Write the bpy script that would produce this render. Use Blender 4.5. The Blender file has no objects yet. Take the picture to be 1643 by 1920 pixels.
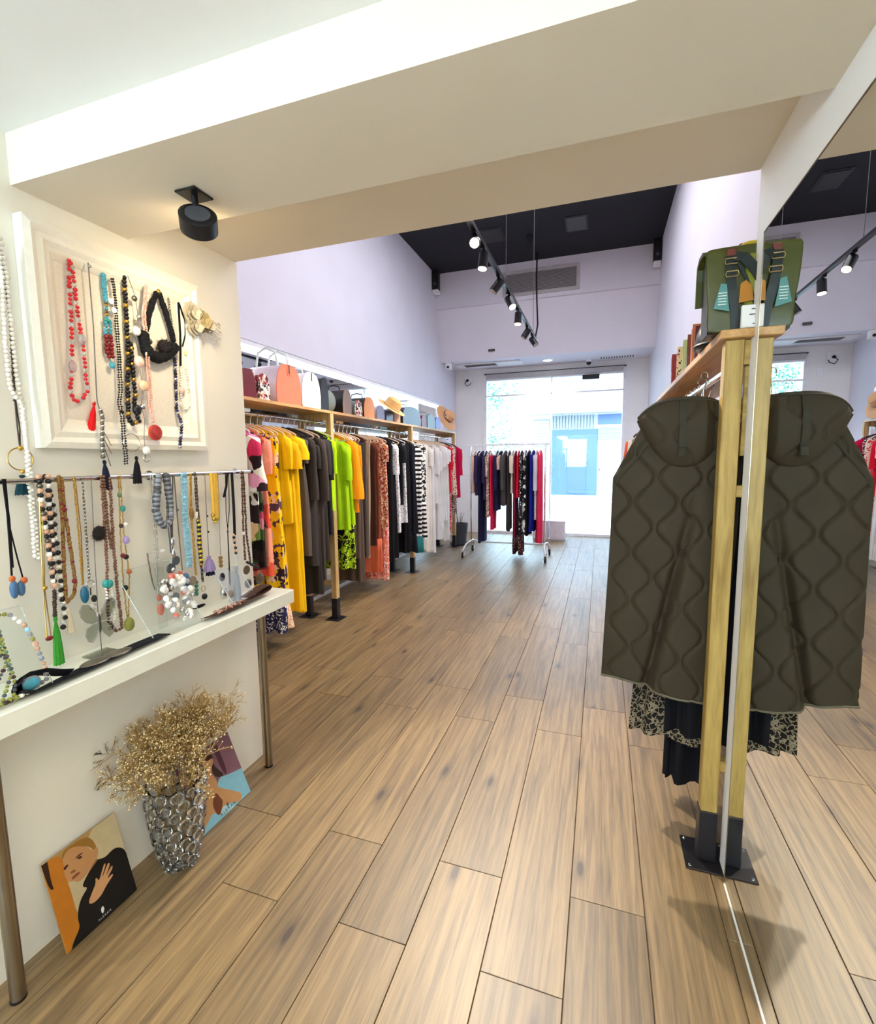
import bpy, math, random
from mathutils import Vector, Matrix
random.seed(7)
SC = bpy.context.scene
COL = SC.collection
PI = math.pi
# ------------------------------------------------------------------ camera
YAW, PITCH, ROLL, FPX = -0.32871775, -0.11085256, -0.01030711, 893.466
fw = Vector((math.sin(YAW)*math.cos(PITCH), math.cos(YAW)*math.cos(PITCH), math.sin(PITCH)))
r0 = Vector((math.cos(YAW), -math.sin(YAW), 0)); u0 = r0.cross(fw)
rt = r0*math.cos(ROLL) + u0*math.sin(ROLL); up = u0*math.cos(ROLL) - r0*math.sin(ROLL)
cd = bpy.data.cameras.new('camera'); cam = bpy.data.objects.new('camera', cd); COL.objects.link(cam)
cd.sensor_fit = 'HORIZONTAL'; cd.sensor_width = 36; cd.lens = FPX/1643*36
cd.clip_start = .02; cd.clip_end = 200
cam.matrix_world = Matrix(((rt.x, up.x, -fw.x, 0), (rt.y, up.y, -fw.y, 0), (rt.z, up.z, -fw.z, 1.5), (0, 0, 0, 1)))
SC.camera = cam
SC.cycles.max_bounces = 9
# ------------------------------------------------------------------ world, lights, exposure
w = bpy.data.worlds.new('daylight'); SC.world = w; w.use_nodes = True
bg = w.node_tree.nodes['Background']; bg.inputs[0].default_value = (.62, .82, 1, 1); bg.inputs[1].default_value = 19
SC.view_settings.view_transform = 'Standard'; SC.view_settings.look = 'None'
SC.view_settings.exposure = 0.62; SC.view_settings.gamma = 1; SC.view_settings.use_curve_mapping = False
def light(name, kind, loc, target, energy, color=(1, 1, 1), size=.1, size_y=None, angle=None, blend=.6):
    d = bpy.data.lights.new(name, kind); d.energy = energy; d.color = color
    if kind == 'AREA':
        d.size = size
        if size_y: d.shape = 'RECTANGLE'; d.size_y = size_y
    elif kind == 'SUN': d.angle = size
    else: d.shadow_soft_size = size
    if kind == 'SPOT': d.spot_size = math.radians(angle); d.spot_blend = blend
    o = bpy.data.objects.new(name, d); COL.objects.link(o); o.location = loc
    o.rotation_euler = (Vector(target) - Vector(loc)).to_track_quat('-Z', 'Y').to_euler()
    return o
light('street_sun', 'SUN', (0, 14, 20), (1.5, 19, 0), 5, (1, .97, .92), .02)
# added unseen fill lights for the near room (behind and over the camera)
light('ceiling_fill_light', 'AREA', (-.02, -.35, 2.40), (-.02, -.35, 0), 14, (1, .89, .64), .7, 1.0)
light('wall_fill_light', 'AREA', (-1.50, -.1, 2.25), (-1.3, .8, 2.5), 3.6, (.55, .85, 1), .5, .15)  # added cool fill that tints the left end of the low ceiling
light('ceiling_fill_light', 'AREA', (-.55, -1.9, 2.40), (-.55, -1.9, 0), 5, (.80, .92, 1), 1.2, .9)
# tall shop room: an added unseen fill light high over the aisle
light('ceiling_fill_light', 'AREA', (-.75, 4.6, 4.62), (-.75, 4.6, 0), 70, (.95, .93, 1), 1.6, 3.2)

# ------------------------------------------------------------------ materials
def lin(h):
    h = h.lstrip('#'); o = []
    for i in (0, 2, 4):
        c = int(h[i:i+2], 16)/255
        o.append(c/12.92 if c <= .04045 else ((c+.055)/1.055)**2.4)
    return (*o, 1)
MATS = {}
def newmat(key):
    m = bpy.data.materials.new(key); m.use_nodes = True; MATS[key] = m
    nt = m.node_tree; return m, nt, nt.nodes['Principled BSDF']
def nd(nt, t, **kw):
    n = nt.nodes.new(t)
    for k, v in kw.items():
        if k.startswith('i_'):
            n.inputs[k[2:].replace('_', ' ')].default_value = v
        else: setattr(n, k, v)
    return n
def ramp(nt, stops, interp='LINEAR'):
    r = nt.nodes.new('ShaderNodeValToRGB'); e = r.color_ramp.elements; r.color_ramp.interpolation = interp
    while len(e) > 1: e.remove(e[-1])
    e[0].position = stops[0][0]; e[0].color = stops[0][1]
    for p, c in stops[1:]:
        x = e.new(p); x.color = c
    return r
def coords(nt, scale=(1, 1, 1), kind='Object', rnd=False):
    t = nt.nodes.new('ShaderNodeTexCoord'); mp = nt.nodes.new('ShaderNodeMapping'); mp.inputs['Scale'].default_value = scale
    nt.links.new(t.outputs[kind], mp.inputs[0])
    if rnd:
        oi = nt.nodes.new('ShaderNodeObjectInfo'); mu = nd(nt, 'ShaderNodeVectorMath', operation='SCALE'); mu.inputs[0].default_value = (31, 17, 9)
        nt.links.new(oi.outputs['Random'], mu.inputs['Scale']); nt.links.new(mu.outputs[0], mp.inputs['Location'])
    return mp.outputs[0]
def bump(nt, p, h, strength=.2, dist=.002):
    b = nd(nt, 'ShaderNodeBump'); b.inputs['Strength'].default_value = strength; b.inputs['Distance'].default_value = dist
    nt.links.new(h, b.inputs['Height']); nt.links.new(b.outputs[0], p.inputs['Normal'])
def simple(key, hexc, rough=.5, metal=0, var=.06, scale=14, emit=None, es=0, trans=0, spec=.5, ior=1.45, bmp=0):
    m, nt, p = newmat(key); c = lin(hexc)
    p.inputs['Roughness'].default_value = rough; p.inputs['Metallic'].default_value = metal
    p.inputs['Specular IOR Level'].default_value = spec; p.inputs['IOR'].default_value = ior
    if trans: p.inputs['Transmission Weight'].default_value = trans
    if emit: p.inputs['Emission Color'].default_value = lin(emit); p.inputs['Emission Strength'].default_value = es
    n = nd(nt, 'ShaderNodeTexNoise'); n.inputs['Scale'].default_value = scale; n.inputs['Detail'].default_value = 3
    nt.links.new(coords(nt), n.inputs['Vector'])
    d = tuple(x*(1-var) for x in c[:3])+(1,); l = tuple(min(1, x*(1+var)) for x in c[:3])+(1,)
    r = ramp(nt, [(.3, d), (.7, l)]); nt.links.new(n.outputs[0], r.inputs[0]); nt.links.new(r.outputs[0], p.inputs['Base Color'])
    if bmp: bump(nt, p, n.outputs[0], bmp, .003)
    return m
def wood(key, dark, light_, stretch=(1, 1, 14), rough=.45, knots=False, rnd=False, sc=9, coat=0):
    m, nt, p = newmat(key); p.inputs['Roughness'].default_value = rough
    if coat: p.inputs['Coat Weight'].default_value = coat; p.inputs['Coat Roughness'].default_value = .42; p.inputs['Coat IOR'].default_value = 1.7
    v = coords(nt, stretch, rnd=rnd)
    n = nd(nt, 'ShaderNodeTexNoise'); n.inputs['Scale'].default_value = sc; n.inputs['Detail'].default_value = 6; n.inputs['Distortion'].default_value = .6
    nt.links.new(v, n.inputs['Vector'])
    n2 = nd(nt, 'ShaderNodeTexNoise'); n2.inputs['Scale'].default_value = sc*5; n2.inputs['Detail'].default_value = 4
    nt.links.new(v, n2.inputs['Vector'])
    mx = nd(nt, 'ShaderNodeMath', operation='MULTIPLY_ADD'); mx.inputs[1].default_value = .35
    nt.links.new(n2.outputs[0], mx.inputs[0]); nt.links.new(n.outputs[0], mx.inputs[2])
    r = ramp(nt, [(.42, lin(dark)), (.80, lin(light_))] if not knots else [(.34, lin('#4c3a2b')), (.52, lin(dark)), (.84, lin(light_))]); nt.links.new(mx.outputs[0], r.inputs[0])
    out = r.outputs[0]
    if rnd:
        oi = nt.nodes.new('ShaderNodeObjectInfo')
        h = nd(nt, 'ShaderNodeHueSaturation'); mr = nd(nt, 'ShaderNodeMapRange'); mr.inputs['To Min'].default_value = .82; mr.inputs['To Max'].default_value = 1.12
        nt.links.new(oi.outputs['Random'], mr.inputs[0]); nt.links.new(mr.outputs[0], h.inputs['Value']); nt.links.new(out, h.inputs['Color']); out = h.outputs[0]
    if knots:
        vk = coords(nt, (4.3, 1.5, 1), rnd=True)
        vo = nd(nt, 'ShaderNodeTexVoronoi', voronoi_dimensions='2D'); vo.inputs['Scale'].default_value = 1.0; nt.links.new(vk, vo.inputs['Vector'])
        kr = ramp(nt, [(.035, (1, 1, 1, 1)), (.06, (.5, .5, .5, 1)), (.13, (0, 0, 0, 1))]); nt.links.new(vo.outputs['Distance'], kr.inputs[0])
        gt = nd(nt, 'ShaderNodeSeparateColor'); nt.links.new(vo.outputs['Color'], gt.inputs[0])
        th = nd(nt, 'ShaderNodeMath', operation='GREATER_THAN'); th.inputs[1].default_value = .72; nt.links.new(gt.outputs[0], th.inputs[0])
        ml = nd(nt, 'ShaderNodeMath', operation='MULTIPLY'); nt.links.new(kr.outputs[0], ml.inputs[0]); nt.links.new(th.outputs[0], ml.inputs[1])
        mc = nd(nt, 'ShaderNodeMix', data_type='RGBA'); nt.links.new(ml.outputs[0], mc.inputs[0]); nt.links.new(out, mc.inputs[6]); mc.inputs[7].default_value = lin('#3d2d22'); out = mc.outputs[2]
    nt.links.new(out, p.inputs['Base Color']); bump(nt, p, n2.outputs[0], .25, .0012)
    return m
def fabric(key, pat, cols, scale=10, rough=.85, rnd=False):
    m, nt, p = newmat(key); p.inputs['Roughness'].default_value = rough; p.inputs['Specular IOR Level'].default_value = .25
    cs = [lin(c) for c in cols]; v = coords(nt)
    fine = nd(nt, 'ShaderNodeTexNoise'); fine.inputs['Scale'].default_value = 320; nt.links.new(v, fine.inputs['Vector'])
    if pat == 'plain':
        n = nd(nt, 'ShaderNodeTexNoise'); n.inputs['Scale'].default_value = scale; nt.links.new(v, n.inputs['Vector'])
        c = cs[0]; r = ramp(nt, [(.3, tuple(x*.86 for x in c[:3])+(1,)), (.7, c)]); nt.links.new(n.outputs[0], r.inputs[0]); out = r.outputs[0]
    elif pat == 'floral':
        n = nd(nt, 'ShaderNodeTexNoise'); n.inputs['Scale'].default_value = scale*.7; nt.links.new(v, n.inputs['Vector'])
        mxv = nd(nt, 'ShaderNodeMix', data_type='RGBA', blend_type='ADD'); mxv.inputs[0].default_value = .16
        nt.links.new(v, mxv.inputs[6]); nt.links.new(n.outputs['Color'], mxv.inputs[7])
        vo = nd(nt, 'ShaderNodeTexVoronoi'); vo.inputs['Scale'].default_value = scale; nt.links.new(mxv.outputs[2], vo.inputs['Vector'])
        sp = nd(nt, 'ShaderNodeSeparateColor'); nt.links.new(vo.outputs['Color'], sp.inputs[0])
        k = len(cs); r = ramp(nt, [(i/k, c) for i, c in enumerate(cs)], 'CONSTANT'); nt.links.new(sp.outputs[0], r.inputs[0]); out = r.outputs[0]
    elif pat == 'spots':      # ground, spot colour
        n = nd(nt, 'ShaderNodeTexNoise'); n.inputs['Scale'].default_value = scale; n.inputs['Detail'].default_value = 2; nt.links.new(v, n.inputs['Vector'])
        mxv = nd(nt, 'ShaderNodeMix', data_type='RGBA', blend_type='ADD'); mxv.inputs[0].default_value = .04; nt.links.new(v, mxv.inputs[6]); nt.links.new(n.outputs['Color'], mxv.inputs[7])
        vo = nd(nt, 'ShaderNodeTexVoronoi'); vo.inputs['Scale'].default_value = scale; vo.feature = 'DISTANCE_TO_EDGE' if len(cs) > 2 else 'F1'; nt.links.new(mxv.outputs[2], vo.inputs['Vector'])
        if len(cs) > 2: r = ramp(nt, [(0, cs[0]), (.09, cs[1]), (.24, cs[2])], 'CONSTANT')
        else: r = ramp(nt, [(0, cs[1]), (.34, cs[0])], 'CONSTANT')
        nt.links.new(vo.outputs['Distance'], r.inputs[0]); out = r.outputs[0]
    elif pat == 'blotch':
        n = nd(nt, 'ShaderNodeTexNoise'); n.inputs['Scale'].default_value = scale; n.inputs['Detail'].default_value = 1; nt.links.new(v, n.inputs['Vector'])
        k = len(cs); r = ramp(nt, [(0 if i == 0 else .38+.26*i/k, c) for i, c in enumerate(cs)], 'CONSTANT'); nt.links.new(n.outputs[0], r.inputs[0]); out = r.outputs[0]
    elif pat == 'stripe':
        wv = nd(nt, 'ShaderNodeTexWave', bands_direction='Z'); wv.inputs['Scale'].default_value = scale; wv.inputs['Distortion'].default_value = .3; nt.links.new(v, wv.inputs['Vector'])
        r = ramp(nt, [(0, cs[0]), (.5, cs[1])], 'CONSTANT'); nt.links.new(wv.outputs[0], r.inputs[0]); out = r.outputs[0]
    nt.links.new(out, p.inputs['Base Color'])
    if key.startswith('f_'):      # soft hanging creases
        cr = nd(nt, 'ShaderNodeTexNoise'); cr.inputs['Scale'].default_value = 1; cr.inputs['Detail'].default_value = 2; nt.links.new(coords(nt, (26, 26, 1.6), rnd=True), cr.inputs['Vector']); bump(nt, p, cr.outputs[0], .55, .018)
    else: bump(nt, p, fine.outputs[0], .15, .0008)
    return m
def wallmat(key, hexc, rough=.7):
    m, nt, p = newmat(key); p.inputs['Roughness'].default_value = rough; p.inputs['Specular IOR Level'].default_value = .3
    n = nd(nt, 'ShaderNodeTexNoise'); n.inputs['Scale'].default_value = 2.2; n.inputs['Detail'].default_value = 4; v = coords(nt); nt.links.new(v, n.inputs['Vector'])
    c = lin(hexc); r = ramp(nt, [(.35, tuple(x*.965 for x in c[:3])+(1,)), (.65, c)]); nt.links.new(n.outputs[0], r.inputs[0]); nt.links.new(r.outputs[0], p.inputs['Base Color'])
    n2 = nd(nt, 'ShaderNodeTexNoise'); n2.inputs['Scale'].default_value = 160; nt.links.new(v, n2.inputs['Vector']); bump(nt, p, n2.outputs[0], .08, .0015)
    return m
def glassmat(key, hexc='#ffffff', mix=.10, rough=.0):
    m, nt, p = newmat(key); nt.nodes.remove(p); out = nt.nodes['Material Output']
    t = nd(nt, 'ShaderNodeBsdfTransparent'); t.inputs[0].default_value = lin(hexc); g = nd(nt, 'ShaderNodeBsdfGlossy'); g.inputs['Roughness'].default_value = rough
    fr = nd(nt, 'ShaderNodeFresnel'); fr.inputs[0].default_value = 1.45; ad = nd(nt, 'ShaderNodeMath', operation='MULTIPLY'); ad.inputs[1].default_value = mix*10
    nt.links.new(fr.outputs[0], ad.inputs[0]); mx = nd(nt, 'ShaderNodeMixShader'); nt.links.new(ad.outputs[0], mx.inputs[0]); nt.links.new(t.outputs[0], mx.inputs[1]); nt.links.new(g.outputs[0], mx.inputs[2]); nt.links.new(mx.outputs[0], out.inputs[0])
    return m
wallmat('wall', '#f3f1ef'); wallmat('wall_lav', '#e3e0ea'); wallmat('wall_warm', '#f1eada'); wallmat('wall_beam', '#eae0cd'); wallmat('black_ceiling', '#23242a', .8)
wallmat('cream', '#efe9d4'); simple('grout', '#5a4a3c', .8)
wood('plank', '#675132', '#94784e', (24, 1.0, 1), .5, True, True, 2.2, .6)
wood('pine', '#9a7646', '#cfae78', (9, 9, .9), .5, False, False, 4); wood('pine_y', '#8f7030', '#b89a54', (9, 9, .8), .5, False, False, 4); wood('pine_x', '#8f7030', '#b89a54', (.8, 9, 9), .5, False, False, 4)
wood('shelf_ply', '#a97a45', '#cf9f62', (9, .8, 9), .45, False, False, 4)
simple('mirror', '#f0f4f3', .0, 1, 0); simple('chrome', '#d5d7d8', .12, 1, .02); simple('steel', '#9a8f7c', .3, 1, .05); simple('blackmetal', '#16161a', .35, .3, .1); simple('whitemetal', '#ededf0', .35)
simple('blacksatin', '#101014', .45); simple('whiteplastic', '#f0f0f2', .4); simple('darkgrey', '#4a4b50', .6); simple('grillgrey', '#b9b5b6', .6); simple('grilldark', '#6e6a6c', .7)
simple('led', '#ffffff', .5, emit='#f6fbff', es=8); simple('bulb', '#ffffff', .5, emit='#ffe3b0', es=40)
simple('trim', '#f4f3f0', .5); simple('lacquer', '#efeedd', .3, var=.02)
glassmat('window_glass', '#f4fbff', .09); glassmat('acrylic', '#fbfdfd', .03); simple('acrylic_edge', '#f4f8f8', .15, trans=.35)
simple('vase_glass', '#fbfcfa', .01, trans=1, var=0, ior=1.42)
# ------------------------------------------------------------------ mesh builder
class MB:
    def __init__(s): s.v = []; s.f = []; s.m = []
    def add(s, vs, fs, mi=0):
        o = len(s.v); s.v += [tuple(v) for v in vs]; s.f += [tuple(i+o for i in f) for f in fs]; s.m += [mi]*len(fs); return s
    def box(s, x0, x1, y0, y1, z0, z1, mi=0):
        return s.add([(x0,y0,z0),(x1,y0,z0),(x1,y1,z0),(x0,y1,z0),(x0,y0,z1),(x1,y0,z1),(x1,y1,z1),(x0,y1,z1)],
                     [(0,3,2,1),(4,5,6,7),(0,1,5,4),(1,2,6,5),(2,3,7,6),(3,0,4,7)], mi)
    def bbox(s, x0, x1, y0, y1, z0, z1, b=.004, mi=0):   # box with chamfered edges
        X=(x0,x0+b,x1-b,x1); Y=(y0,y0+b,y1-b,y1); Z=(z0,z0+b,z1-b,z1)
        vs=[]; idx={}
        def vid(i,j,k):
            if (i,j,k) not in idx: idx[(i,j,k)]=len(vs); vs.append((X[i],Y[j],Z[k]))
            return idx[(i,j,k)]
        fs=[]
        for a in (0,3):
            fs.append([vid(a,1,1),vid(a,2,1),vid(a,2,2),vid(a,1,2)][::-1 if a==0 else 1])
            fs.append([vid(1,a,1),vid(2,a,1),vid(2,a,2),vid(1,a,2)][::1 if a==0 else -1])
            fs.append([vid(1,1,a),vid(2,1,a),vid(2,2,a),vid(1,2,a)][::-1 if a==0 else 1])
        for a in (0,3):
            for c in (0,3):
                A=1 if a==0 else 2; Cc=1 if c==0 else 2
                fs.append([vid(a,Cc,1),vid(a,Cc,2),vid(A,c,2),vid(A,c,1)]); fs.append([vid(a,1,Cc),vid(a,2,Cc),vid(A,2,c),vid(A,1,c)]); fs.append([vid(1,a,Cc),vid(2,a,Cc),vid(2,A,c),vid(1,A,c)])
                for e in (0,3):
                    E=1 if e==0 else 2; fs.append([vid(a,Cc,E),vid(A,c,E),vid(A,Cc,e)])
        return s.add(vs, fs, mi)
    def loft(s, rings, mi=0, cap0=True, cap1=True, closed=True):
        n=len(rings[0]); o=len(s.v); vs=[p for r in rings for p in r]; fs=[]
        for i in range(len(rings)-1):
            for j in range(n if closed else n-1):
                k=(j+1)%n; fs.append((i*n+j, i*n+k, (i+1)*n+k, (i+1)*n+j))
        if cap0: fs.append(tuple(range(n))[::-1])
        if cap1: fs.append(tuple((len(rings)-1)*n+j for j in range(n)))
        return s.add(vs, fs, mi)
    def tube(s, pts, r, n=8, mi=0, closed=False):
        P=[Vector(p) for p in pts]; k=len(P); rings=[]; prev=None
        for i,p in enumerate(P):
            if closed: t=P[(i+1)%k]-P[i-1]
            else: t=P[min(i+1,k-1)]-P[max(i-1,0)]
            t.normalize()
            if prev is None:
                a=Vector((0,0,1)) if abs(t.z)<.9 else Vector((1,0,0)); nn=t.cross(a).normalized()
            else:
                nn=(prev-t*prev.dot(t))
                nn=nn.normalized() if nn.length>1e-6 else prev
            prev=nn; b=t.cross(nn); rr=r[i] if isinstance(r,(list,tuple)) else r
            rings.append([p+(nn*math.cos(2*PI*j/n)+b*math.sin(2*PI*j/n))*rr for j in range(n)])
        if closed: rings.append(rings[0]); return s.loft(rings, mi, False, False)
        return s.loft(rings, mi)
    def cyl(s, p0, p1, r, n=16, mi=0): return s.tube([p0,p1], r, n, mi)
    def lathe(s, prof, c=(0,0,0), n=24, mi=0, cap0=True, cap1=True, sx=1, sy=1):
        rings=[[(c[0]+r*sx*math.cos(2*PI*j/n), c[1]+r*sy*math.sin(2*PI*j/n), c[2]+z) for j in range(n)] for r,z in prof]
        return s.loft(rings, mi, cap0, cap1)
    def ell(s, c, rx, ry, rz, nu=8, nv=5, mi=0):
        vs=[(c[0],c[1],c[2]-rz)]
        for i in range(1,nv):
            a=-PI/2+PI*i/nv
            vs+=[(c[0]+rx*math.cos(a)*math.cos(2*PI*j/nu), c[1]+ry*math.cos(a)*math.sin(2*PI*j/nu), c[2]+rz*math.sin(a)) for j in range(nu)]
        vs.append((c[0],c[1],c[2]+rz)); L=len(vs)-1; fs=[]
        for j in range(nu):
            k=(j+1)%nu; fs.append((0,1+k,1+j)); fs.append((L,L-nu+j,L-nu+k))
            for i in range(nv-2): fs.append((1+i*nu+j,1+i*nu+k,1+(i+1)*nu+k,1+(i+1)*nu+j))
        return s.add(vs, fs, mi)
    def prism(s, poly, ax, a, b, mi=0):    # poly in the two other axes (ordered), extruded along ax from a to b
        def P(p,t):
            q=[p[0],p[1]]; q.insert(ax,t); return tuple(q)
        n=len(poly); vs=[P(p,a) for p in poly]+[P(p,b) for p in poly]
        fs=[tuple(range(n))[::-1], tuple(range(n,2*n))]+[(i,(i+1)%n,n+(i+1)%n,n+i) for i in range(n)]
        return s.add(vs, fs, mi)
    def torus(s, c, R, r, ax=0, n=24, m=6, mi=0, ry=1):
        pts=[]
        for i in range(n):
            a=2*PI*i/n; q=[R*math.cos(a), R*ry*math.sin(a)]; q.insert(ax,0); pts.append((c[0]+q[0],c[1]+q[1],c[2]+q[2]))
        return s.tube(pts, r, m, mi, True)
def mesh(mb, name, mats, smooth=False, off=(0,0,0)):
    me=bpy.data.meshes.new(name)
    me.from_pydata([(v[0]-off[0],v[1]-off[1],v[2]-off[2]) for v in mb.v], [], mb.f)
    if isinstance(mats,str): mats=[mats]
    for k in mats: me.materials.append(MATS[k])
    if len(mats)>1: me.polygons.foreach_set('material_index', mb.m)
    if smooth: me.polygons.foreach_set('use_smooth', [True]*len(me.polygons))
    me.update()
    import bmesh
    bm=bmesh.new(); bm.from_mesh(me); bmesh.ops.recalc_face_normals(bm, faces=bm.faces); bm.to_mesh(me); bm.free()
    if smooth is True:
        try: me.set_sharp_from_angle(angle=math.radians(42))
        except Exception: pass
    return me
def wloc(o):
    p=Vector((0,0,0))
    while o is not None: p+=Vector(o.location); o=o.parent
    return p
def obj(name, mb, mats, parent=None, smooth=False, label=None, kind=None):
    off=wloc(parent) if parent is not None else Vector((0,0,0))
    o=bpy.data.objects.new(name, mesh(mb, name, mats, smooth, off)); COL.objects.link(o); o.parent=parent
    if label: o['label']=label
    if kind: o['kind']=kind
    return o
def thing(name, label, cat, loc=(0,0,0), group=None):
    o=bpy.data.objects.new(name, None); COL.objects.link(o); o.location=loc; o.empty_display_size=.05
    o['label']=label; o['category']=cat
    if group: o['group']=group
    return o
def single(name, mb, mats, label, cat, smooth=False, group=None):
    o=obj(name, mb, mats, None, smooth); o['label']=label; o['category']=cat
    if group: o['group']=group
    return o
def struct(name, mb, mats, label=None, smooth=False):
    return obj(name, mb, mats, None, smooth, label, 'structure')
def copy_tree(o, parent=None):
    c=o.copy(); COL.objects.link(c); c.parent=parent
    for ch in list(o.children): copy_tree(ch, c)
    return c

# ================================================================== setting
fl = struct('floor', MB().box(-3.1, 1.0, -3, 9.55, -.06, -.006), 'grout', 'dark grout bed under the wood look floor planks')
PW, PL = .237, 1.325
pm = MB().bbox(-PW/2+.0012, PW/2-.0012, -PL/2+.0012, PL/2-.0012, -.012, 0, .0012); pme = mesh(pm, 'plank', 'plank')
for r in range(-4, 14):
    xc = .176 - PW*(r+.5)
    y0 = 1.545 if r % 2 == 0 else 1.215
    for k in range(-3, 7):
        yc = y0 + PL*(k+.5)
        if yc+PL/2 < -.9 or yc-PL/2 > 9.4 or xc < -2.95: continue
        if yc+PL/2 < 1.7 and (xc < -1.75 or xc > .6): continue
        o = bpy.data.objects.new('plank', pme); COL.objects.link(o); o.parent = fl; o.location = (xc, yc, 0)
YB, YE = .98, 1.87          # near and far face of the low beam
struct('wall_near_left', MB().box(-2.9, -1.605, -3, 1.88, 0, 2.42), 'wall_warm', 'cream white wall carrying the jewellery')
struct('wall_near_right', MB().box(.456, .78, -3, 1.862, 0, 2.42), 'wall', 'white wall stub that carries the tall mirror')
struct('wall_rear', MB().box(-1.605, .456, -3.1, -3, 0, .7).box(-1.605, .456, -3.1, -3, 2.3, 2.42).box(-.6, .456, -3.1, -3, .7, 2.3).box(-1.605, -.6, -3.1, -3, .7, 1.1), 'wall', 'white wall with a wide window behind the viewer')
struct('ceiling_near', MB().box(-2.9, .78, -3, YB, 2.42, 2.5), 'wall', 'low white ceiling over the jewellery corner')
struct('ceiling_beam', MB().prism([(YB, 2.283), (1.335, 2.283), (1.54, 2.402), (YE, 2.402), (YE, 4.7), (YB, 4.7)], 0, -1.605, .456), 'wall_beam', 'wide low ceiling beam with sloping step')
struct('wall_near_upper', MB().box(-2.95, -1.605, 1.75, 1.88, 2.42, 4.7).box(.456, .8, 1.75, 1.862, 2.42, 4.7), 'wall_lav')
struct('wall_left', MB().box(-3.05, -2.8, 1.88, 9.5, 2.5, 4.72).box(-3.05, -2.90, 1.88, 8.66, 0, 2.5).box(-3.05, -2.8, 8.66, 9.5, 0, 2.5), 'wall_lav', 'tall pale lavender wall above the mirrored niche')
struct('wall_right', MB().box(.77, .9, 1.862, 9.5, 0, 4.72), 'wall_lav', 'tall pale lavender wall on the right')
struct('ceiling_far', MB().box(-3.05, .9, 1.88, 9.5, 4.68, 4.75), 'black_ceiling', 'black painted high ceiling')
struct('wall_front_soffit', MB().prism([(8.2, 4.09), (8.2, 4.69), (9.5, 4.69), (9.5, 3.24), (8.5, 3.24), (8.25, 4.09)], 0, -2.8, .77), 'wall_lav', 'pale bulkhead over the shop front')
struct('wall_front', MB().box(-2.8, -2.22, 9.4, 9.55, 0, 3.24).box(.4, .77, 9.4, 9.55, 0, 3.24).box(-2.22, .4, 9.4, 9.55, 3.13, 3.24), 'wall', 'white piers beside the shop window')
struct('baseboard_left', MB().box(-2.888, -2.876, 1.9, 8.65, 0, .03), 'trim')
# ---- shop window
wn = struct('window_1', MB().box(-2.22, -2.165, 9.38, 9.5, 0, 3.13).box(.345, .4, 9.38, 9.5, 0, 3.13).box(-2.165, .345, 9.36, 9.5, 3.0, 3.13), 'whitemetal', 'large bright shop window with pale metal frame')
obj('roller_housing', MB().box(-2.165, .345, 9.33, 9.36, 3.03, 3.12), 'grillgrey', wn)
obj('dark_gap', MB().box(-2.2, .39, 9.335, 9.4, 3.12, 3.135), 'blackmetal', wn, label='dark slot over the roller housing')
obj('mullion', MB().box(-.93, -.905, 9.4, 9.46, .05, 3.0), 'whitemetal', wn)
obj('transom', MB().box(-2.165, .345, 9.4, 9.45, 2.70, 2.73), 'whitemetal', wn)
obj('window_sill', MB().box(-2.165, .345, 9.4, 9.47, 0, .05), 'whitemetal', wn)
obj('door_sensor', MB().bbox(-.36, -.06, 9.30, 9.36, 2.92, 3.0, .01), 'blacksatin', wn, label='small black motion sensor above the glass')
for a, b in ((-2.165, -.93), (-.905, .345)):
    obj('pane', MB().box(a, b, 9.425, 9.433, .05, 2.70), 'window_glass', wn); obj('pane', MB().box(a, b, 9.425, 9.433, 2.73, 3.0), 'window_glass', wn)
# ---- mirrors
mr = thing('wall_mirror', 'tall frameless mirror on the right wall beside the green jacket', 'mirror', (.452, 1.2, 0))
obj('mirror_glass', MB().box(.4495, .4555, -.4, 1.758, .0085, 2.168), 'mirror', mr)
obj('bottom_channel', MB().box(.447, .4558, -.4, 1.758, .001, .008), 'trim', mr)
obj('edge_trim', MB().box(.4485, .4558, 1.7585, 1.763, .018, 2.170).box(.4485, .4558, -.4, 1.763, 2.1685, 2.172), 'steel', mr)
mr = thing('wall_mirror', 'long mirror covering the wall behind the left clothes rack', 'mirror', (-2.89, 5, 0))
for a, b in ((1.9, 3.6), (3.603, 5.3), (5.303, 7.0), (7.003, 8.655)):
    obj('mirror_panel', MB().box(-2.897, -2.889, a, b, .03, 2.42), 'mirror', mr)
ls = thing('led_strip_light', 'long white strip light glowing under the left wall', 'strip light', (-2.85, 5, 2.45))
obj('housing', MB().box(-2.885, -2.805, 1.9, 8.655, 2.462, 2.499), 'whitemetal', ls)
obj('diffuser', MB().box(-2.862, -2.834, 1.95, 8.62, 2.452, 2.4615), 'led', ls)
# ---- ceiling fittings of the tall room
def slat_panel(name, label, x0, x1, y, z0, z1, n):
    t = thing(name, label, 'vent', ((x0+x1)/2, y, z0)); obj('frame', MB().box(x0-.05, x1+.05, y-.02, y-.002, z0-.05, z0).box(x0-.05, x1+.05, y-.02, y-.002, z1, z1+.05).box(x0-.05, x0, y-.02, y-.002, z0, z1).box(x1, x1+.05, y-.02, y-.002, z0, z1), 'grillgrey', t)
    obj('backing', MB().box(x0, x1, y-.006, y-.002, z0, z1), 'grilldark', t)
    sm = mesh(MB().prism([(-.004, -.006), (-.014, -.009), (-.014, -.006), (-.004, 0)], 0, x0+.001, x1-.001), 'slat', 'grillgrey')
    for i in range(n):
        o = bpy.data.objects.new('slat', sm); COL.objects.link(o); o.parent = t; o.location = Vector((0, y, z0+(i+.6)*(z1-z0)/n))-Vector(t.location)
slat_panel('air_return_grille', 'wide grey louvred air grille on the bulkhead', -1.57, -.44, 8.2, 4.2, 4.50, 16)
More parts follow.
